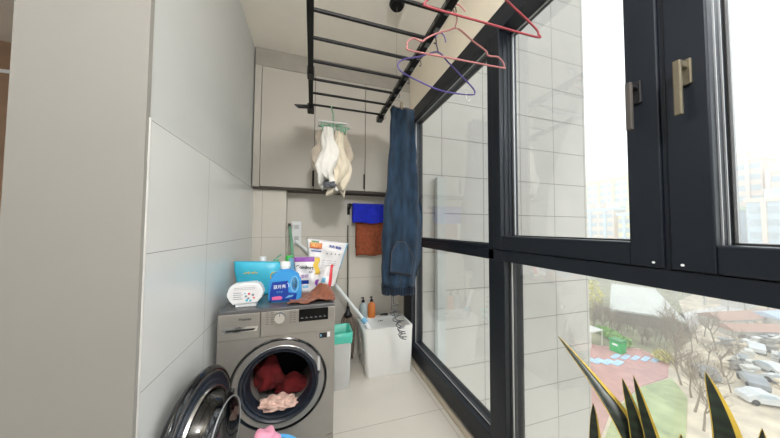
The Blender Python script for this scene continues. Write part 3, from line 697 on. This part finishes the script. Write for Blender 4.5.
# ------------------------------------------------------------------ jeans
JY = 1.80
o = thing('jeans', 'blue jeans hanging upside down by the hems from the rack', 'jeans', (.66, JY, 2.24))
def leg(name, off, z0, z1, prof, seed, ry=.02):
    rnd = random.Random(seed); p = [rnd.uniform(0,6) for _ in range(4)]
    secs = []; n = 36; K = 46
    for i in range(K+1):
        t_ = i/K; z = z1+(z0-z1)*t_
        # interpolate left and right
        for (ta, xa, xb), (tb, xc, xd) in zip(prof, prof[1:]):
            if ta <= t_ <= tb+1e-9:
                k = (t_-ta)/(tb-ta); k = k*k*(3-2*k); l_ = xa+(xc-xa)*k; r_ = xb+(xd-xb)*k; break
        cx, rx = (l_+r_)/2, (r_-l_)/2
        d = ry*(.6+1.5*t_)
        s_ = []
        for q in range(n):
            a = 2*pi*q/n; ca, sa = cos(a), sin(a)
            x = abs(ca)**.75*(1 if ca > 0 else -1)*rx; y = abs(sa)**.8*(1 if sa > 0 else -1)*d
            wr = .012*sin(x*58+p[0]+t_*3)+.005*sin(x*30+t_*24+p[1])+.004*sin(t_*50+x*30+p[2])
            s_.append((cx+x+.003*sin(t_*30+p[3]), JY+off+y+wr*(-1 if sa < 0 else 1), z+.004*sin(x*40)))
        secs.append(s_)
    return MB().loft(secs).build(name, 'denim', o, smooth='all')
# t, left, right
leg('trouser_leg', -.012, .87, 2.235, [(0,.566,.752),(.2,.557,.762),(.45,.535,.79),(.62,.505,.822),(.80,.497,.815),(1,.502,.765)], 1, .022)
leg('trouser_leg', .035, .95, 2.238, [(0,.574,.760),(.2,.57,.775),(.45,.56,.80),(.62,.53,.835),(.80,.51,.83),(1,.52,.79)], 9, .022)
MB().tube([(.57+.185*k/10, JY-.034, 2.226) for k in range(11)], .002, 5).build('hem_stitching', 'stitch', o)
# gathered waistband
secs = []
for i in range(9):
    t_ = i/8; z = .885-.075*t_; s_ = []
    for q in range(80):
        a = 2*pi*q/80; ca, sa = cos(a), sin(a); rx = (.132-.004*t_); ry_ = .058
        x = abs(ca)**.8*(1 if ca > 0 else -1)*rx; y = abs(sa)**.85*(1 if sa > 0 else -1)*ry_
        k = 1+.05*sin(q*80*2*pi/80*.3)
        s_.append((.634+x, JY+.01+y*(1+.10*sin(q*2.1)), z+.004*sin(q*1.1)-.012*(x+.13)/.26))
    secs.append(s_)
MB().loft(secs).build('waistband', 'denim', o, smooth='all')
g = MB()
for k in range(12): g.box(.512+k*.021, .517+k*.021, JY-.062, JY-.05, .812, .86, .001)
g.build('waistband_gathers', 'denimin', o)
py_ = JY-.068
pk = MB().prism([(.545,.985),(.70,.955),(.725,1.09),(.66,1.20),(.60,1.205),(.552,1.13)], .004, T(0,py_,0) @ FACE).build('back_pocket', 'denim', o)
MB().tube([(.548,py_-.005,.988),(.702,py_-.005,.958),(.726,py_-.005,1.09),(.66,py_-.005,1.20),(.60,py_-.005,1.205),(.553,py_-.005,1.13)], .0013, 5, closed=True).build('pocket_stitching', 'stitch', pk)
MB().box(.545,.705,py_-.006,py_-.002,.962,.978, mt=T(.62,0,.97) @ R(11,'Y') @ T(-.62,0,-.97)).build('pocket_hem', 'denimin', pk)
pts = [(.585,JY-.02,.84),(.59,JY-.02,.74)] + [(.60+.012*t_+.028*(1+.3*sin(t_*5))*cos(t_*6.5), JY-.02+.02*sin(t_*6.5), .73-.042*t_) for t_ in [k*.12 for k in range(52)]]
MB().tube(pts, .0032, 6).build('drawstring', 'cord', o, smooth='all')
pts = [(.575,JY-.02,.84),(.572,JY-.02,.70)] + [(.585+.014*t_+.024*(1+.3*sin(t_*4))*cos(-t_*5.2), JY-.03+.02*sin(t_*5.2), .69-.036*t_) for t_ in [k*.12 for k in range(50)]]
MB().tube(pts, .0032, 6).build('drawstring', 'cord', o, smooth='all')
def peg(x, y, z, label, m='champ'):
    q = thing('clothes_peg', label, 'clothes peg', (x, y, z))
    MB().box(x-.009, x+.009, y-.014, y-.008, z-.03, z+.03, .002).build('jaw', m, q); MB().box(x-.009, x+.009, y+.008, y+.014, z-.03, z+.03, .002).build('jaw', m, q)
    MB().tube([(x-.011,y,z+.005),(x+.011,y,z+.005)], .008, 8).build('spring', 'wire', q, smooth=True)
    MB().tube([(x,y,z+.03),(x-.03,y,z+.045),(x-.075,y,z+.03),(x-.10,y,z+.012)], .002, 6).build('wire_loop', 'wire', q, smooth=True)
peg(.645, JY-.02, 2.245, 'small metal peg clipping the jeans hem to the rack')

# ------------------------------------------------------------------ hanging white laundry on a clip hanger
HX, HY, HZ = .142, 1.93, 2.09
o = thing('clip_hanger', 'mint green clip hanger holding the pale cloths under the rack', 'clip hanger', (HX, HY, HZ))
MB().tube(smooth_path([(HX,HY,HZ),(HX,HY,HZ+.085),(HX-.012,HY+.02,HZ+.13),(HX-.01,HY+.045,HZ+.17),(HX,HY+.06,HZ+.155)]), .005, 8).build('hook', 'mint', o, smooth='all')
hp = [(HX-.11,HY-.03,HZ+.01),(HX+.10,HY-.03,HZ+.012),(HX+.135,HY+.03,HZ+.0),(HX+.02,HY+.09,HZ),(HX-.11,HY+.05,HZ)]
MB().tube(hp, .006, 8, closed=True).build('frame', 'white', o, smooth='all')
MB().tube([hp[0], (HX,HY,HZ), hp[2]], .005).tube([hp[4], (HX,HY,HZ), hp[1]], .005).build('spokes', 'mint', o)
for i in range(9):
    x = HX-.09+.024*i; y = HY-.03+.02*(i % 3)
    MB().box(x-.007, x+.007, y-.008, y+.008, HZ-.055, HZ-.004, .003, mt=T(x,y,HZ) @ R((i*37) % 30-15, 'Y') @ T(-x,-y,-HZ)).build('clip', 'mint', o)
def hangcloth(name, label, m, x, y, ztop, zbot, w0, w1, w2, seed, dp=.03):
    rnd = random.Random(seed); p = [rnd.uniform(0,6) for _ in range(5)]; secs = []; n = 40; K = 30
    for i in range(K+1):
        t_ = i/K; z = ztop+(zbot-ztop)*t_
        wd = w0+(w1-w0)*min(1, t_/.55) if t_ < .55 else w1+(w2-w1)*((t_-.55)/.45)**1.5
        d = dp*(.35+sin(pi*min(1, t_*.95))*.9)
        s_ = []
        for q in range(n):
            a = 2*pi*q/n
            fo = 1.12-.34*abs(sin(2.5*a+p[0]+3*t_))+.08*sin(13*a+11*t_)+.13*sin(9*a+p[1]-7*t_)+.22*t_*sin(2*a+p[4]+9*t_)
            s_.append((x+wd*cos(a)*fo+.022*sin(8*t_+p[2])*(.3+t_), y+d*sin(a)*fo, z+.05*t_*sin(2*a+p[3])+.02*t_*sin(7*a)))
        secs.append(s_)
    return tag(MB().loft(secs).build(name, m, smooth='all'), label, 'cloth')
hangcloth('hanging_cloth', 'beige crumpled cloth at the left edge of the clip hanger', 'linend', HX-.085, HY+.03, HZ-.04, 1.74, .022, .058, .04, 1, .04)
hangcloth('hanging_cloth', 'white cloth hanging lowest in front on the clip hanger', 'linenw', HX-.035, HY-.035, HZ-.035, 1.64, .03, .072, .055, 5, .045)
hangcloth('hanging_cloth', 'cream cloth hanging right of centre on the clip hanger', 'linen', HX+.045, HY+.0, HZ-.04, 1.60, .03, .078, .06, 3, .05)
hangcloth('hanging_cloth', 'narrow beige cloth at the right edge of the clip hanger', 'linend', HX+.098, HY+.035, HZ-.02, 1.72, .018, .04, .03, 7, .03)
lump('knotted_sock', 'cord', 'small grey knotted cloth tip at the bottom of the hanging laundry', 'sock', HX-.02, HY-.04, 1.615, .045, .03, .03, 2, .35)

# ------------------------------------------------------------------ basin with pink cloth
o = thing('laundry_bucket', 'blue plastic bucket on the floor in front of the washing machine', 'bucket', (-.155, 1.125, 0))
bx, by = -.155, 1.125
MB().lathe([(0,.0),(.100,.0),(.105,.01),(.130,.352),(.140,.355),(.142,.363),(.138,.367),(.125,.363),(.104,.02),(0,.015)], 40, T(bx,by,0)).build('bucket_body', 'basin', o, smooth=True)
lump('pink_cloth', 'pinkc', 'pink cloth heaped over the rim of the blue bucket', 'cloth', -.178, 1.215, .375, .05, .05, .055, 6, .3, fold=2)
# ------------------------------------------------------------------ snake plant
PX, PY = .735, .40
o = thing('snake_plant', 'potted snake plant with dark yellow-edged leaves below the window', 'plant', (PX, PY, 0))
MB().lathe([(0,0),(.10,0),(.105,.01),(.14,.36),(.148,.365),(.148,.39),(.135,.39),(.13,.35),(0,.35)], 40, T(PX,PY,0)).build('pot', 'ceramic', o, smooth=True)
MB().lathe([(0,.362),(.128,.36)], 24, T(PX,PY,0)).build('soil', mat('soil', (60,48,40), .95, noise=.4, scale=40), o)
def leafm(base, mids, tip, width, twist, seed):
    path = smooth_path([base]+mids+[tip], 8); n = len(path)
    def ring(wf, off):
        out = []
        for i, p_ in enumerate(path):
            t_ = i/(n-1); wd = .72*width*(.55+.45*sin(pi*min(1,t_*1.3)*.62))*(1 if t_ < .55 else max(.0, 1-((t_-.55)/.45)**1.6))
            tg = (path[min(n-1,i+1)]-path[max(0,i-1)]).normalized()
            side = Vector((cos(twist+.4*t_), sin(twist+.4*t_), 0)); side = (side-tg*side.dot(tg)).normalized(); nn = tg.cross(side)
            out.append((p_, side, nn, wd))
        return out
    R_ = ring(1, 0)
    def F(a0, a1, thick):
        g_ = MB(); secs = []
        for p_, sd, nn, wd in R_:
            s_ = []
            K = 6
            for q in range(K+1):
                a = a0+(a1-a0)*q/K; s_.append(p_+sd*wd*a+nn*(.25*wd*(a*a)+thick))
            for q in range(K, -1, -1):
                a = a0+(a1-a0)*q/K; s_.append(p_+sd*wd*a+nn*(.25*wd*(a*a)-thick))
            secs.append(s_)
        return g_.loft(secs)
    lf = F(-.58, .93, .0016).build('leaf', 'leaf', o, smooth='all')
    F(-1.0, -.58, .0012).build('leaf_margin', 'leafy', lf, smooth='all'); F(.93, 1.0, .0012).build('leaf_margin', 'leafy', lf, smooth='all')
V = Vector
leafm(V((PX,PY+.03,.37)), [V((.745,.395,.70)), V((.75,.428,.805)), V((.75,.495,.876))], V((.75,.606,.962)), .030, 2.2, 1)
leafm(V((PX,PY,.37)), [V((.745,.390,.70)), V((.75,.405,.81))], V((.75,.436,.928)), .028, 2.1, 2)
leafm(V((PX+.02,PY-.02,.37)), [V((.76,.36,.70)), V((.755,.383,.82))], V((.75,.413,.948)), .022, 1.9, 3)
leafm(V((PX-.02,PY+.06,.37)), [V((.73,.485,.60)), V((.745,.50,.74))], V((.75,.506,.821)), .020, 1.9, 4)
leafm(V((PX+.02,PY-.05,.37)), [V((.74,.265,.70)), V((.745,.268,.90))], V((.75,.295,1.019)), .032, 2.0, 5)
leafm(V((PX,PY-.08,.37)), [V((.745,.27,.66)), V((.75,.235,.85))], V((.75,.231,.958)), .022, 1.7, 6)
leafm(V((PX-.04,PY-.06,.37)), [V((.70,.31,.62)), V((.70,.305,.80))], V((.715,.318,.89)), .030, 2.0, 7)

# ------------------------------------------------------------------ outside: tiled wall of the same building
struct(MB().box(XR+.14, 4.26, 2.9, 6, -13, 9).build('wall_outside', 'outtile'))
o = MB().box(1.50, 1.61, 2.80, 2.87, -6, 1.95).build('band', mat('pale blue grey band', (172,176,174), .6)); tag(o, 'pale blue-grey vertical downpipe on the outside tiled wall', 'band')  # narrow upright box just off the outside tiled wall

# ------------------------------------------------------------------ outside: ground and city
GZ = -12.
struct(MB().box(4.5, 400, -250, 300, GZ-.5, GZ).build('ground', 'sand'))
struct(MB().prism([(14,10),(21.5,13.2),(27,14.3),(30.8,14.4),(34.6,16.0),(35.2,18.6),(31.4,20.6),(30.6,23),(14,26)], .04, T(0,0,GZ)).build('floor_paved_court', 'court'))
struct(MB().prism([(18,8),(24,10.4),(28.5,12.2),(31,14.2),(27,14.2),(21.5,13.0),(15,10.2)], .06, T(0,0,GZ)).build('floor_lawn', 'lawn'))
struct(MB().prism([(46,19.2),(54,21.5),(75,23),(110,20),(110,22),(76,25),(54,24.5),(46,20.6)], .05, T(0,0,GZ)).build('floor_road', 'road'))
struct(MB().prism([(31.5,20.8),(35.3,18.8),(35,16.5),(45,18.6),(66,29),(90,34),(90,70),(36,40),(30,24)], .05, T(0,0,GZ)).build('floor_grove', mat('grove floor', (150,146,118), .95, noise=.3, scale=.5)))
# parking bays painted pale blue
def bay(x, y, a, L, Wd, label):
    q = MB().box(-L/2, L/2, -Wd/2, Wd/2, 0, .04, mt=R(a, 'Z')).build('parking_bay', 'bay')
    q.location = (x, y, GZ+.05); return tag(q, label, 'parking bay', 'blue bays on the paved court')
for i in range(5): bay(30.6+i*.78, 18.3-i*.42, 12, 1.5, .42, 'pale blue painted bay in the row below the green recycling cabinet')
for i in range(4): bay(27.0+i*.75, 18.6-i*.42, 12, 1.5, .55, 'pale blue painted bay in the row next to the tiled wall')
# green bin with a lid and slot
q = thing('recycling_bin', 'bright green recycling cabinet at the edge of the paved court', 'recycling bin', (32.1, 19.0, GZ))
MB().box(31.6, 32.6, 18.45, 19.5, GZ, GZ+1.15, .06).build('bin_body', 'binG', q)
MB().box(31.55, 32.65, 18.4, 19.55, GZ+1.15, GZ+1.35, .05).build('lid', 'green2', q)
MB().box(31.57, 31.6, 18.7, 19.2, GZ+.75, GZ+.95).build('slot', 'white', q)
# shelter at the left
q = thing('bike_shelter', 'small shelter with pale flat roof on thin posts by the paved court', 'shelter', (31, 21.2, GZ))
MB().box(30, 32, 20.3, 22.3, GZ+1.7, GZ+1.85, .03).build('roof', 'cloudy', q)
for a, b_ in ((30.1,20.4),(31.9,20.4),(30.1,22.2),(31.9,22.2)): MB().tube([(a,b_,GZ),(a,b_,GZ+1.7)], .06).build('post', 'road', q)
# pale membrane-roofed hall
q = thing('market_hall', 'low hall with a large pale sloping roof beyond the bare trees', 'building', (48, 24, GZ))
MB().prism([(41.8,24.6),(44.5,22.2),(45,19.6),(54,26.5),(53,29.5)], 1.9, T(0,0,GZ)).build('walls', 'hallwall', q)
b = MB(); lo = [(40.8,25.0,-10),(44.0,22.0,-10.1),(44.6,18.9,-10.1)]; hi = [(53.6,26.2,-8.3),(52,28.2,-8.2),(51,30.9,-8.3)]
vs = [b.b.verts.new(p_) for p_ in lo+hi]; vd = [b.b.verts.new((p_[0], p_[1], p_[2]-.25)) for p_ in lo+hi]
b.b.faces.new(vs); b.b.faces.new(vd[::-1])
for i in range(6): b.b.faces.new((vs[i], vs[(i+1)%6], vd[(i+1)%6], vd[i]))
b.build('roof', 'roofpale', q)
# hedge and shrubs
def shrub(name, m, label, x, y, z, rx, ry, rz, seed, grp=None):
    rnd = random.Random(seed); g_ = MB()
    for i in range(260):
        v_ = Vector((rnd.gauss(0,1), rnd.gauss(0,1), rnd.gauss(0,1))).normalized()*rnd.uniform(.55,1)
        c_ = Vector((x+v_.x*rx, y+v_.y*ry, z+rz+v_.z*rz)); s_ = .16*max(rx,ry,rz)**.5
        a_ = Vector((rnd.uniform(-1,1),rnd.uniform(-1,1),rnd.uniform(-1,1))).normalized(); b_ = a_.orthogonal().normalized(); c2 = a_.cross(b_)
        vv = [g_.b.verts.new(c_+b_*s_*p_+c2*s_*q_+a_*s_*w_) for p_, q_, w_ in ((1,0,0),(0,.7,.2),(-1,0,0),(0,-.7,.2))]
        g_.b.faces.new(vv)
    return tag(g_.build(name, m), label, 'shrub' if 'tree' not in name else 'tree', grp)
for i in range(4): shrub('hedge_shrub', 'hedge', 'light green clipped shrub in the hedge behind the green bin', 35.6-i*.45, 22.6-i*.95, GZ, .8, .9, .55, 40+i, 'hedge behind the recycling bin')
shrub('blossoming_tree', 'bloom', 'yellow-green leafy tree at the edge of the outside tiled wall', 43.8, 29.3, GZ, 1.5, 1.5, 2.6, 60)
shrub('blossoming_tree', 'bloom', 'yellow-green bush under the pale road bend', 34, 16.2, GZ, .8, .8, .6, 61)
# bare trees
def tree_mesh(seed, hgt, m):
    rnd = random.Random(seed); g_ = MB()
    def grow(p_, d_, L, rad, lev):
        n = 3; pts = [p_]; dd_ = d_.copy(); q_ = p_.copy()
        for i in range(n):
            dd_ = (dd_+Vector((rnd.uniform(-.16,.16), rnd.uniform(-.16,.16), rnd.uniform(-.02,.14)))).normalized(); q_ = q_+dd_*L/n; pts.append(q_)
        g_.tube(pts, [rad*(1-.45*i/n) for i in range(n+1)], 4 if lev else 6, cap=False)
        if lev >= 4: return
        for i in range(4 if lev < 3 else 3):
            a = rnd.uniform(0, 6.28); t_ = rnd.uniform(.45, 1.); o_ = pts[0].lerp(pts[-1], t_) if lev == 0 else pts[min(n, 1+i % n)]
            nd = (dd_+Vector((cos(a), sin(a), rnd.uniform(-.1,.5)))*.85).normalized()
            grow(o_, nd, L*rnd.uniform(.55,.75), rad*.52, lev+1)
    grow(Vector((0,0,0)), Vector((0,0,1)), hgt*.42, hgt*.016, 0)
    return g_.build('bare_tree', m)
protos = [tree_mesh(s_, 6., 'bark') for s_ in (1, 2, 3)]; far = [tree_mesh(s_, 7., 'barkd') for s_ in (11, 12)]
gl = 'bare leafless tree in the grove between the court and the pale-roofed hall'
spots = []
rnd = random.Random(21)
for i in range(40):
    t_ = rnd.random(); x = 35.5+6*rnd.random(); y = 25.5-8.5*t_+(x-35.5)*.35
    spots.append((x, y))
for i, (x, y) in enumerate(spots):
    p_ = protos[i % 3]
    q = p_ if i < 3 else dup(p_, (0,0,0))
    q.location = (x, y, GZ); q.rotation_euler = (0,0,rnd.uniform(0,6)); q.scale = (rnd.uniform(.42,.62),)*3; tag(q, gl, 'tree', 'bare trees of the grove')
near = [(30.8,12.0,.55),(32.5,13.6,.6),(34.5,15.4,.6),(33,11.6,.5),(37.5,14.6,.6),(40,16.6,.6),(43.5,17.6,.65),(47,18.4,.6),(39.5,13.4,.5),(45,15.2,.5),(30.5,13.4,.85),(33.5,15.0,.9),(36,16.2,.9),(27,11.2,.8),(38.5,17.3,1.),(41,18.4,1.),(29,12.2,.8),(25,10.0,.7),(43,16,.9),(36,13,.8)]
for i, (x, y, s_) in enumerate(near):
    q = dup(protos[i % 3], (x, y, GZ), rnd.uniform(0,6), scale=s_); tag(q, 'bare leafless tree along the near edge of the sandy yard', 'tree', 'bare trees by the sandy yard')
fp = []
while len(fp) < 62:
    x = rnd.uniform(64, 93); y = (.26+.42*rnd.random())*x
    if all((x-a)**2+(y-b_)**2 > 7.5 for a, b_ in fp): fp.append((x, y))
for i, (x, y) in enumerate(fp):
    q = far[i % 2] if i < 2 else dup(far[i % 2], (0,0,0))
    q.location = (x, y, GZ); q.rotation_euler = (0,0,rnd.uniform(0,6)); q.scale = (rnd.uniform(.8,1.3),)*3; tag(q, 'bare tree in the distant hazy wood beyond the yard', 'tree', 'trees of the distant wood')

# low roofs and parked cars in the yard
def shed(label, m, x, y, w_, d_, h_, a):
    q = thing('shed', label, 'shed', (x, y, GZ), radians(a))
    A = T(x, y, GZ) @ R(a, 'Z')
    MB().box(-w_/2, w_/2, -d_/2, d_/2, 0, h_, mt=A).build('walls', 'road', q)
    b = MB(); P_ = [(-w_/2-.3,-d_/2-.3,h_),(w_/2+.3,-d_/2-.3,h_),(w_/2+.3,d_/2+.3,h_),(-w_/2-.3,d_/2+.3,h_),(-w_/2-.3,0,h_+.7),(w_/2+.3,0,h_+.7)]
    vs = [b.b.verts.new(A @ Vector(p_)) for p_ in P_]
    for fc in ((0,1,5,4),(3,4,5,2),(0,4,3),(1,2,5),(0,3,2,1)): b.b.faces.new([vs[i] for i in fc])
    b.build('roof', m, q)
shed('long shed with reddish-brown roof across the sandy yard', 'roofred', 60, 19.6, 12, 2.4, 1.0, -10)
shed('long shed with pale blue roof at the right of the yard', 'roofblue', 68, 17.0, 14, 4, 1.2, -10)
shed('second reddish-brown roofed shed nearer than the long one', 'roofred', 53.5, 17.0, 6, 1.6, .8, -20)
shed('small white-roofed shed at the wood edge', 'cloudy', 74, 24.5, 9, 2, 1.4, 5)
def car(m, paint, x, y, a, label, first=None):
    q = thing('parked_car', label, 'car', (x, y, GZ), radians(a)); A = T(x, y, GZ) @ R(a, 'Z')
    MB().prism([(-1.7,.25),(1.7,.25),(1.75,.6),(1.5,.78),(.85,.85),(.4,1.25),(-.75,1.28),(-1.25,.9),(-1.7,.82)], 1.5, A @ T(0,.75,0) @ FACE, bev=.05).build('body', paint, q)
    MB().prism([(-1.0,.88),(.7,.88),(.36,1.2),(-.7,1.22)], 1.54, A @ T(0,.77,0) @ FACE).build('windows', 'bpane', q)
    for wx in (-1.1, 1.1):
        for wy in (-.72, .72): MB().lathe([(0,-.09),(.3,-.09),(.3,.09),(0,.09)], 16, A @ T(wx, wy, .3) @ R(90,'X')).build('wheel', 'tyre', q)
    return q
cars = [('carW',33.4,10.2,-35,'white parked car nearest the snake plant in the sandy yard'),('carG',36.5,11.6,35,'grey parked car behind the nearest white car'),('carW',41.5,12.2,60,'white parked car in the middle of the sandy yard'),('carG',34.6,13.6,40,'small grey parked car at the left edge of the sandy yard'),('carW',47,14.6,20,'white parked car before the second reddish shed'),('carG',46,12.4,20,'grey parked car right of the yard centre'),('carW',56,14.2,10,'white parked car beside the far sheds'),('carG',52,12.6,10,'grey parked car below the blue-roofed shed'),('carW',39,10.6,80,'white parked car at the right edge of the yard')]
for p_, x, y, a, l in cars: car('', p_, x, y, a, l).scale = (.72,)*3
# stacks of stored material lying in the yard
def stack(x, y, s_, m, lab):
    g_ = MB()
    for j in range(3): g_.box(-s_, s_*.9, -s_*.5, s_*.5, j*.25, j*.25+.2, .03, mt=T(x+.1*j, y, GZ) @ R(rnd.uniform(-25,25),'Z'))
    tag(g_.build('material_stack', m), lab, 'material stack', 'stacks of material in the yard')
for i in range(46):
    x = rnd.uniform(37, 60); y = x*rnd.uniform(.265,.36)
    stack(x, y, rnd.uniform(.25,.7), rnd.choice(['cloudy','road','sand','carG','cloudy','hallwall']), 'low stack of stored building material scattered over the sandy yard')
# city blocks
def block(label, x, y, w_, d_, h_, a, m, m2, cols, rows, win=True, z0=GZ, zlo=0):
    q = thing('apartment_building', label, 'building', (x, y, GZ), radians(a)); A = T(x, y, GZ) @ R(a, 'Z')
    MB().box(0, d_, -w_/2, w_/2, 0, h_, mt=A).build('walls', m, q)
    MB().box(-.4, d_+.4, -w_/2-.4, w_/2+.4, h_, h_+1.0, mt=A).build('parapet', m2, q)
    for i in range(3): MB().box(2, 6, -w_/2+w_*(.15+.3*i), -w_/2+w_*(.15+.3*i)+w_*.12, h_+1, h_+3.2, mt=A).build('roof_house', m, q)
    fh = 3.0
    for j in range(rows):
        for i in range(cols):
            cx = -w_/2+w_*(i+.5)/cols; z = h_-2.6-j*fh
            MB().box(-.12, .02, cx-.9, cx+.9, z, z+1.5, mt=A).build('window', 'bpane', q)
    for i in range(0, cols, 2):
        cx = -w_/2+w_*(i+1)/cols; MB().box(-.6, 0, cx-.35, cx+.35, h_-rows*fh, h_, mt=A).build('pilaster', m2, q)
block('pale green apartment block seen just right of the outside tiled wall', 112, 70, 24, 12, 32.5, -4, 'bA', 'bD', 9, 6)
block('lower pastel pink and blue apartment block before the green one', 100, 65.5, 13, 9, 20, -4, 'bB', 'bC', 5, 4)
block('lower yellow and blue apartment block right of the pastel pink one', 98, 53, 8, 8, 18, -4, 'bD', 'bC', 4, 4)
block('tall pinkish apartment tower in the haze behind the right sash', 116, 37.2, 7, 14, 33.0, 0, 'bB', 'bB', 3, 8)
block('stepped pinkish tower beside the tallest one in the haze', 114, 29.2, 6, 14, 28.5, 0, 'bB', 'bB', 3, 6)
block('lower pale blue apartment block at the right edge behind the right sash', 100, 24, 15, 9, 20, 0, 'bC', 'bB', 6, 4)
block('white and blue low block left of the pale blue one', 100, 38.5, 8, 9, 18.5, 0, 'bC', 'bA', 3, 3)

# haze over the city
hm = bpy.data.materials.new('city haze'); hm.use_nodes = True; nt = hm.node_tree
for n in list(nt.nodes): nt.nodes.remove(n)
o_ = nt.nodes.new('ShaderNodeOutputMaterial'); v_ = nt.nodes.new('ShaderNodeVolumeScatter'); v_.inputs['Density'].default_value = .0065; v_.inputs['Color'].default_value = (1,1,1,1)
nt.links.new(v_.outputs[0], o_.inputs['Volume'])
hz = MB().box(16, 135, -20, 120, GZ+.5, 26).build('haze', hm); hz['kind'] = 'structure'; hz['label'] = 'pale spring haze over the yard and the distant apartment blocks'

# ------------------------------------------------------------------ light
wd = bpy.data.worlds.new('overcast sky'); sc.world = wd; wd.use_nodes = True; nt = wd.node_tree
bg = nt.nodes['Background']
tc = nt.nodes.new('ShaderNodeTexCoord'); sx = nt.nodes.new('ShaderNodeSeparateXYZ'); rp = nt.nodes.new('ShaderNodeValToRGB')
nt.links.new(tc.outputs['Generated'], sx.inputs[0]); nt.links.new(sx.outputs['Z'], rp.inputs['Fac']); nt.links.new(rp.outputs['Color'], bg.inputs['Color'])
rp.color_ramp.elements[0].color = (.96,.97,.97,1); rp.color_ramp.elements[1].color = (.86,.93,1.0,1)
bg.inputs['Strength'].default_value = 1.0
sc.cycles.volume_bounces = 1
vs_ = sc.view_settings
sc.display_settings.display_device = 'sRGB'
vs_.view_transform = 'Standard'; vs_.look = 'None'; vs_.gamma = 1; vs_.use_curve_mapping = False; vs_.exposure = 1.05
def lamp(x, y, sx, sy, power, label):  # added area fill light with a housing, outside the view
    q = thing('added_fill_panel', label, 'added light', (x, y, ZC))
    MB().box(x-sx/2-.02, x+sx/2+.02, y-sy/2-.02, y+sy/2+.02, ZC-.05, ZC, .01).build('fill_housing', 'white', q)
    ld = bpy.data.lights.new('added_fill_light', 'AREA'); ld.shape = 'RECTANGLE'; ld.size = sx; ld.size_y = sy; ld.energy = power; ld.color = (1, .99, .98)
    lo_ = bpy.data.objects.new('added_fill_light', ld); COL.objects.link(lo_); lo_.location = (x, y, ZC-.06)
q = thing('added_fill_pendant', 'added fill light built as a white pendant behind the camera', 'added light', (.2, -.55, ZC))  # unseen fill light added to lift the interior brightness
MB().lathe([(0,0),(.05,0),(.05,-.02),(.01,-.03),(.008,-.22),(.05,-.24),(0,-.25)], 24, T(.2,-.55,ZC)).build('fill_stem', 'white', q, smooth=True)
ld = bpy.data.lights.new('added_fill_light', 'POINT'); ld.shadow_soft_size = .14; ld.energy = LP1; ld.color = (1, 1, 1)
lo_ = bpy.data.objects.new('added_fill_light', ld); COL.objects.link(lo_); lo_.location = (.2, -.55, ZC-.42)
lamp(-2.2, .6, .9, .9, LP2, 'added square fill light under the adjoining room ceiling, out of view')
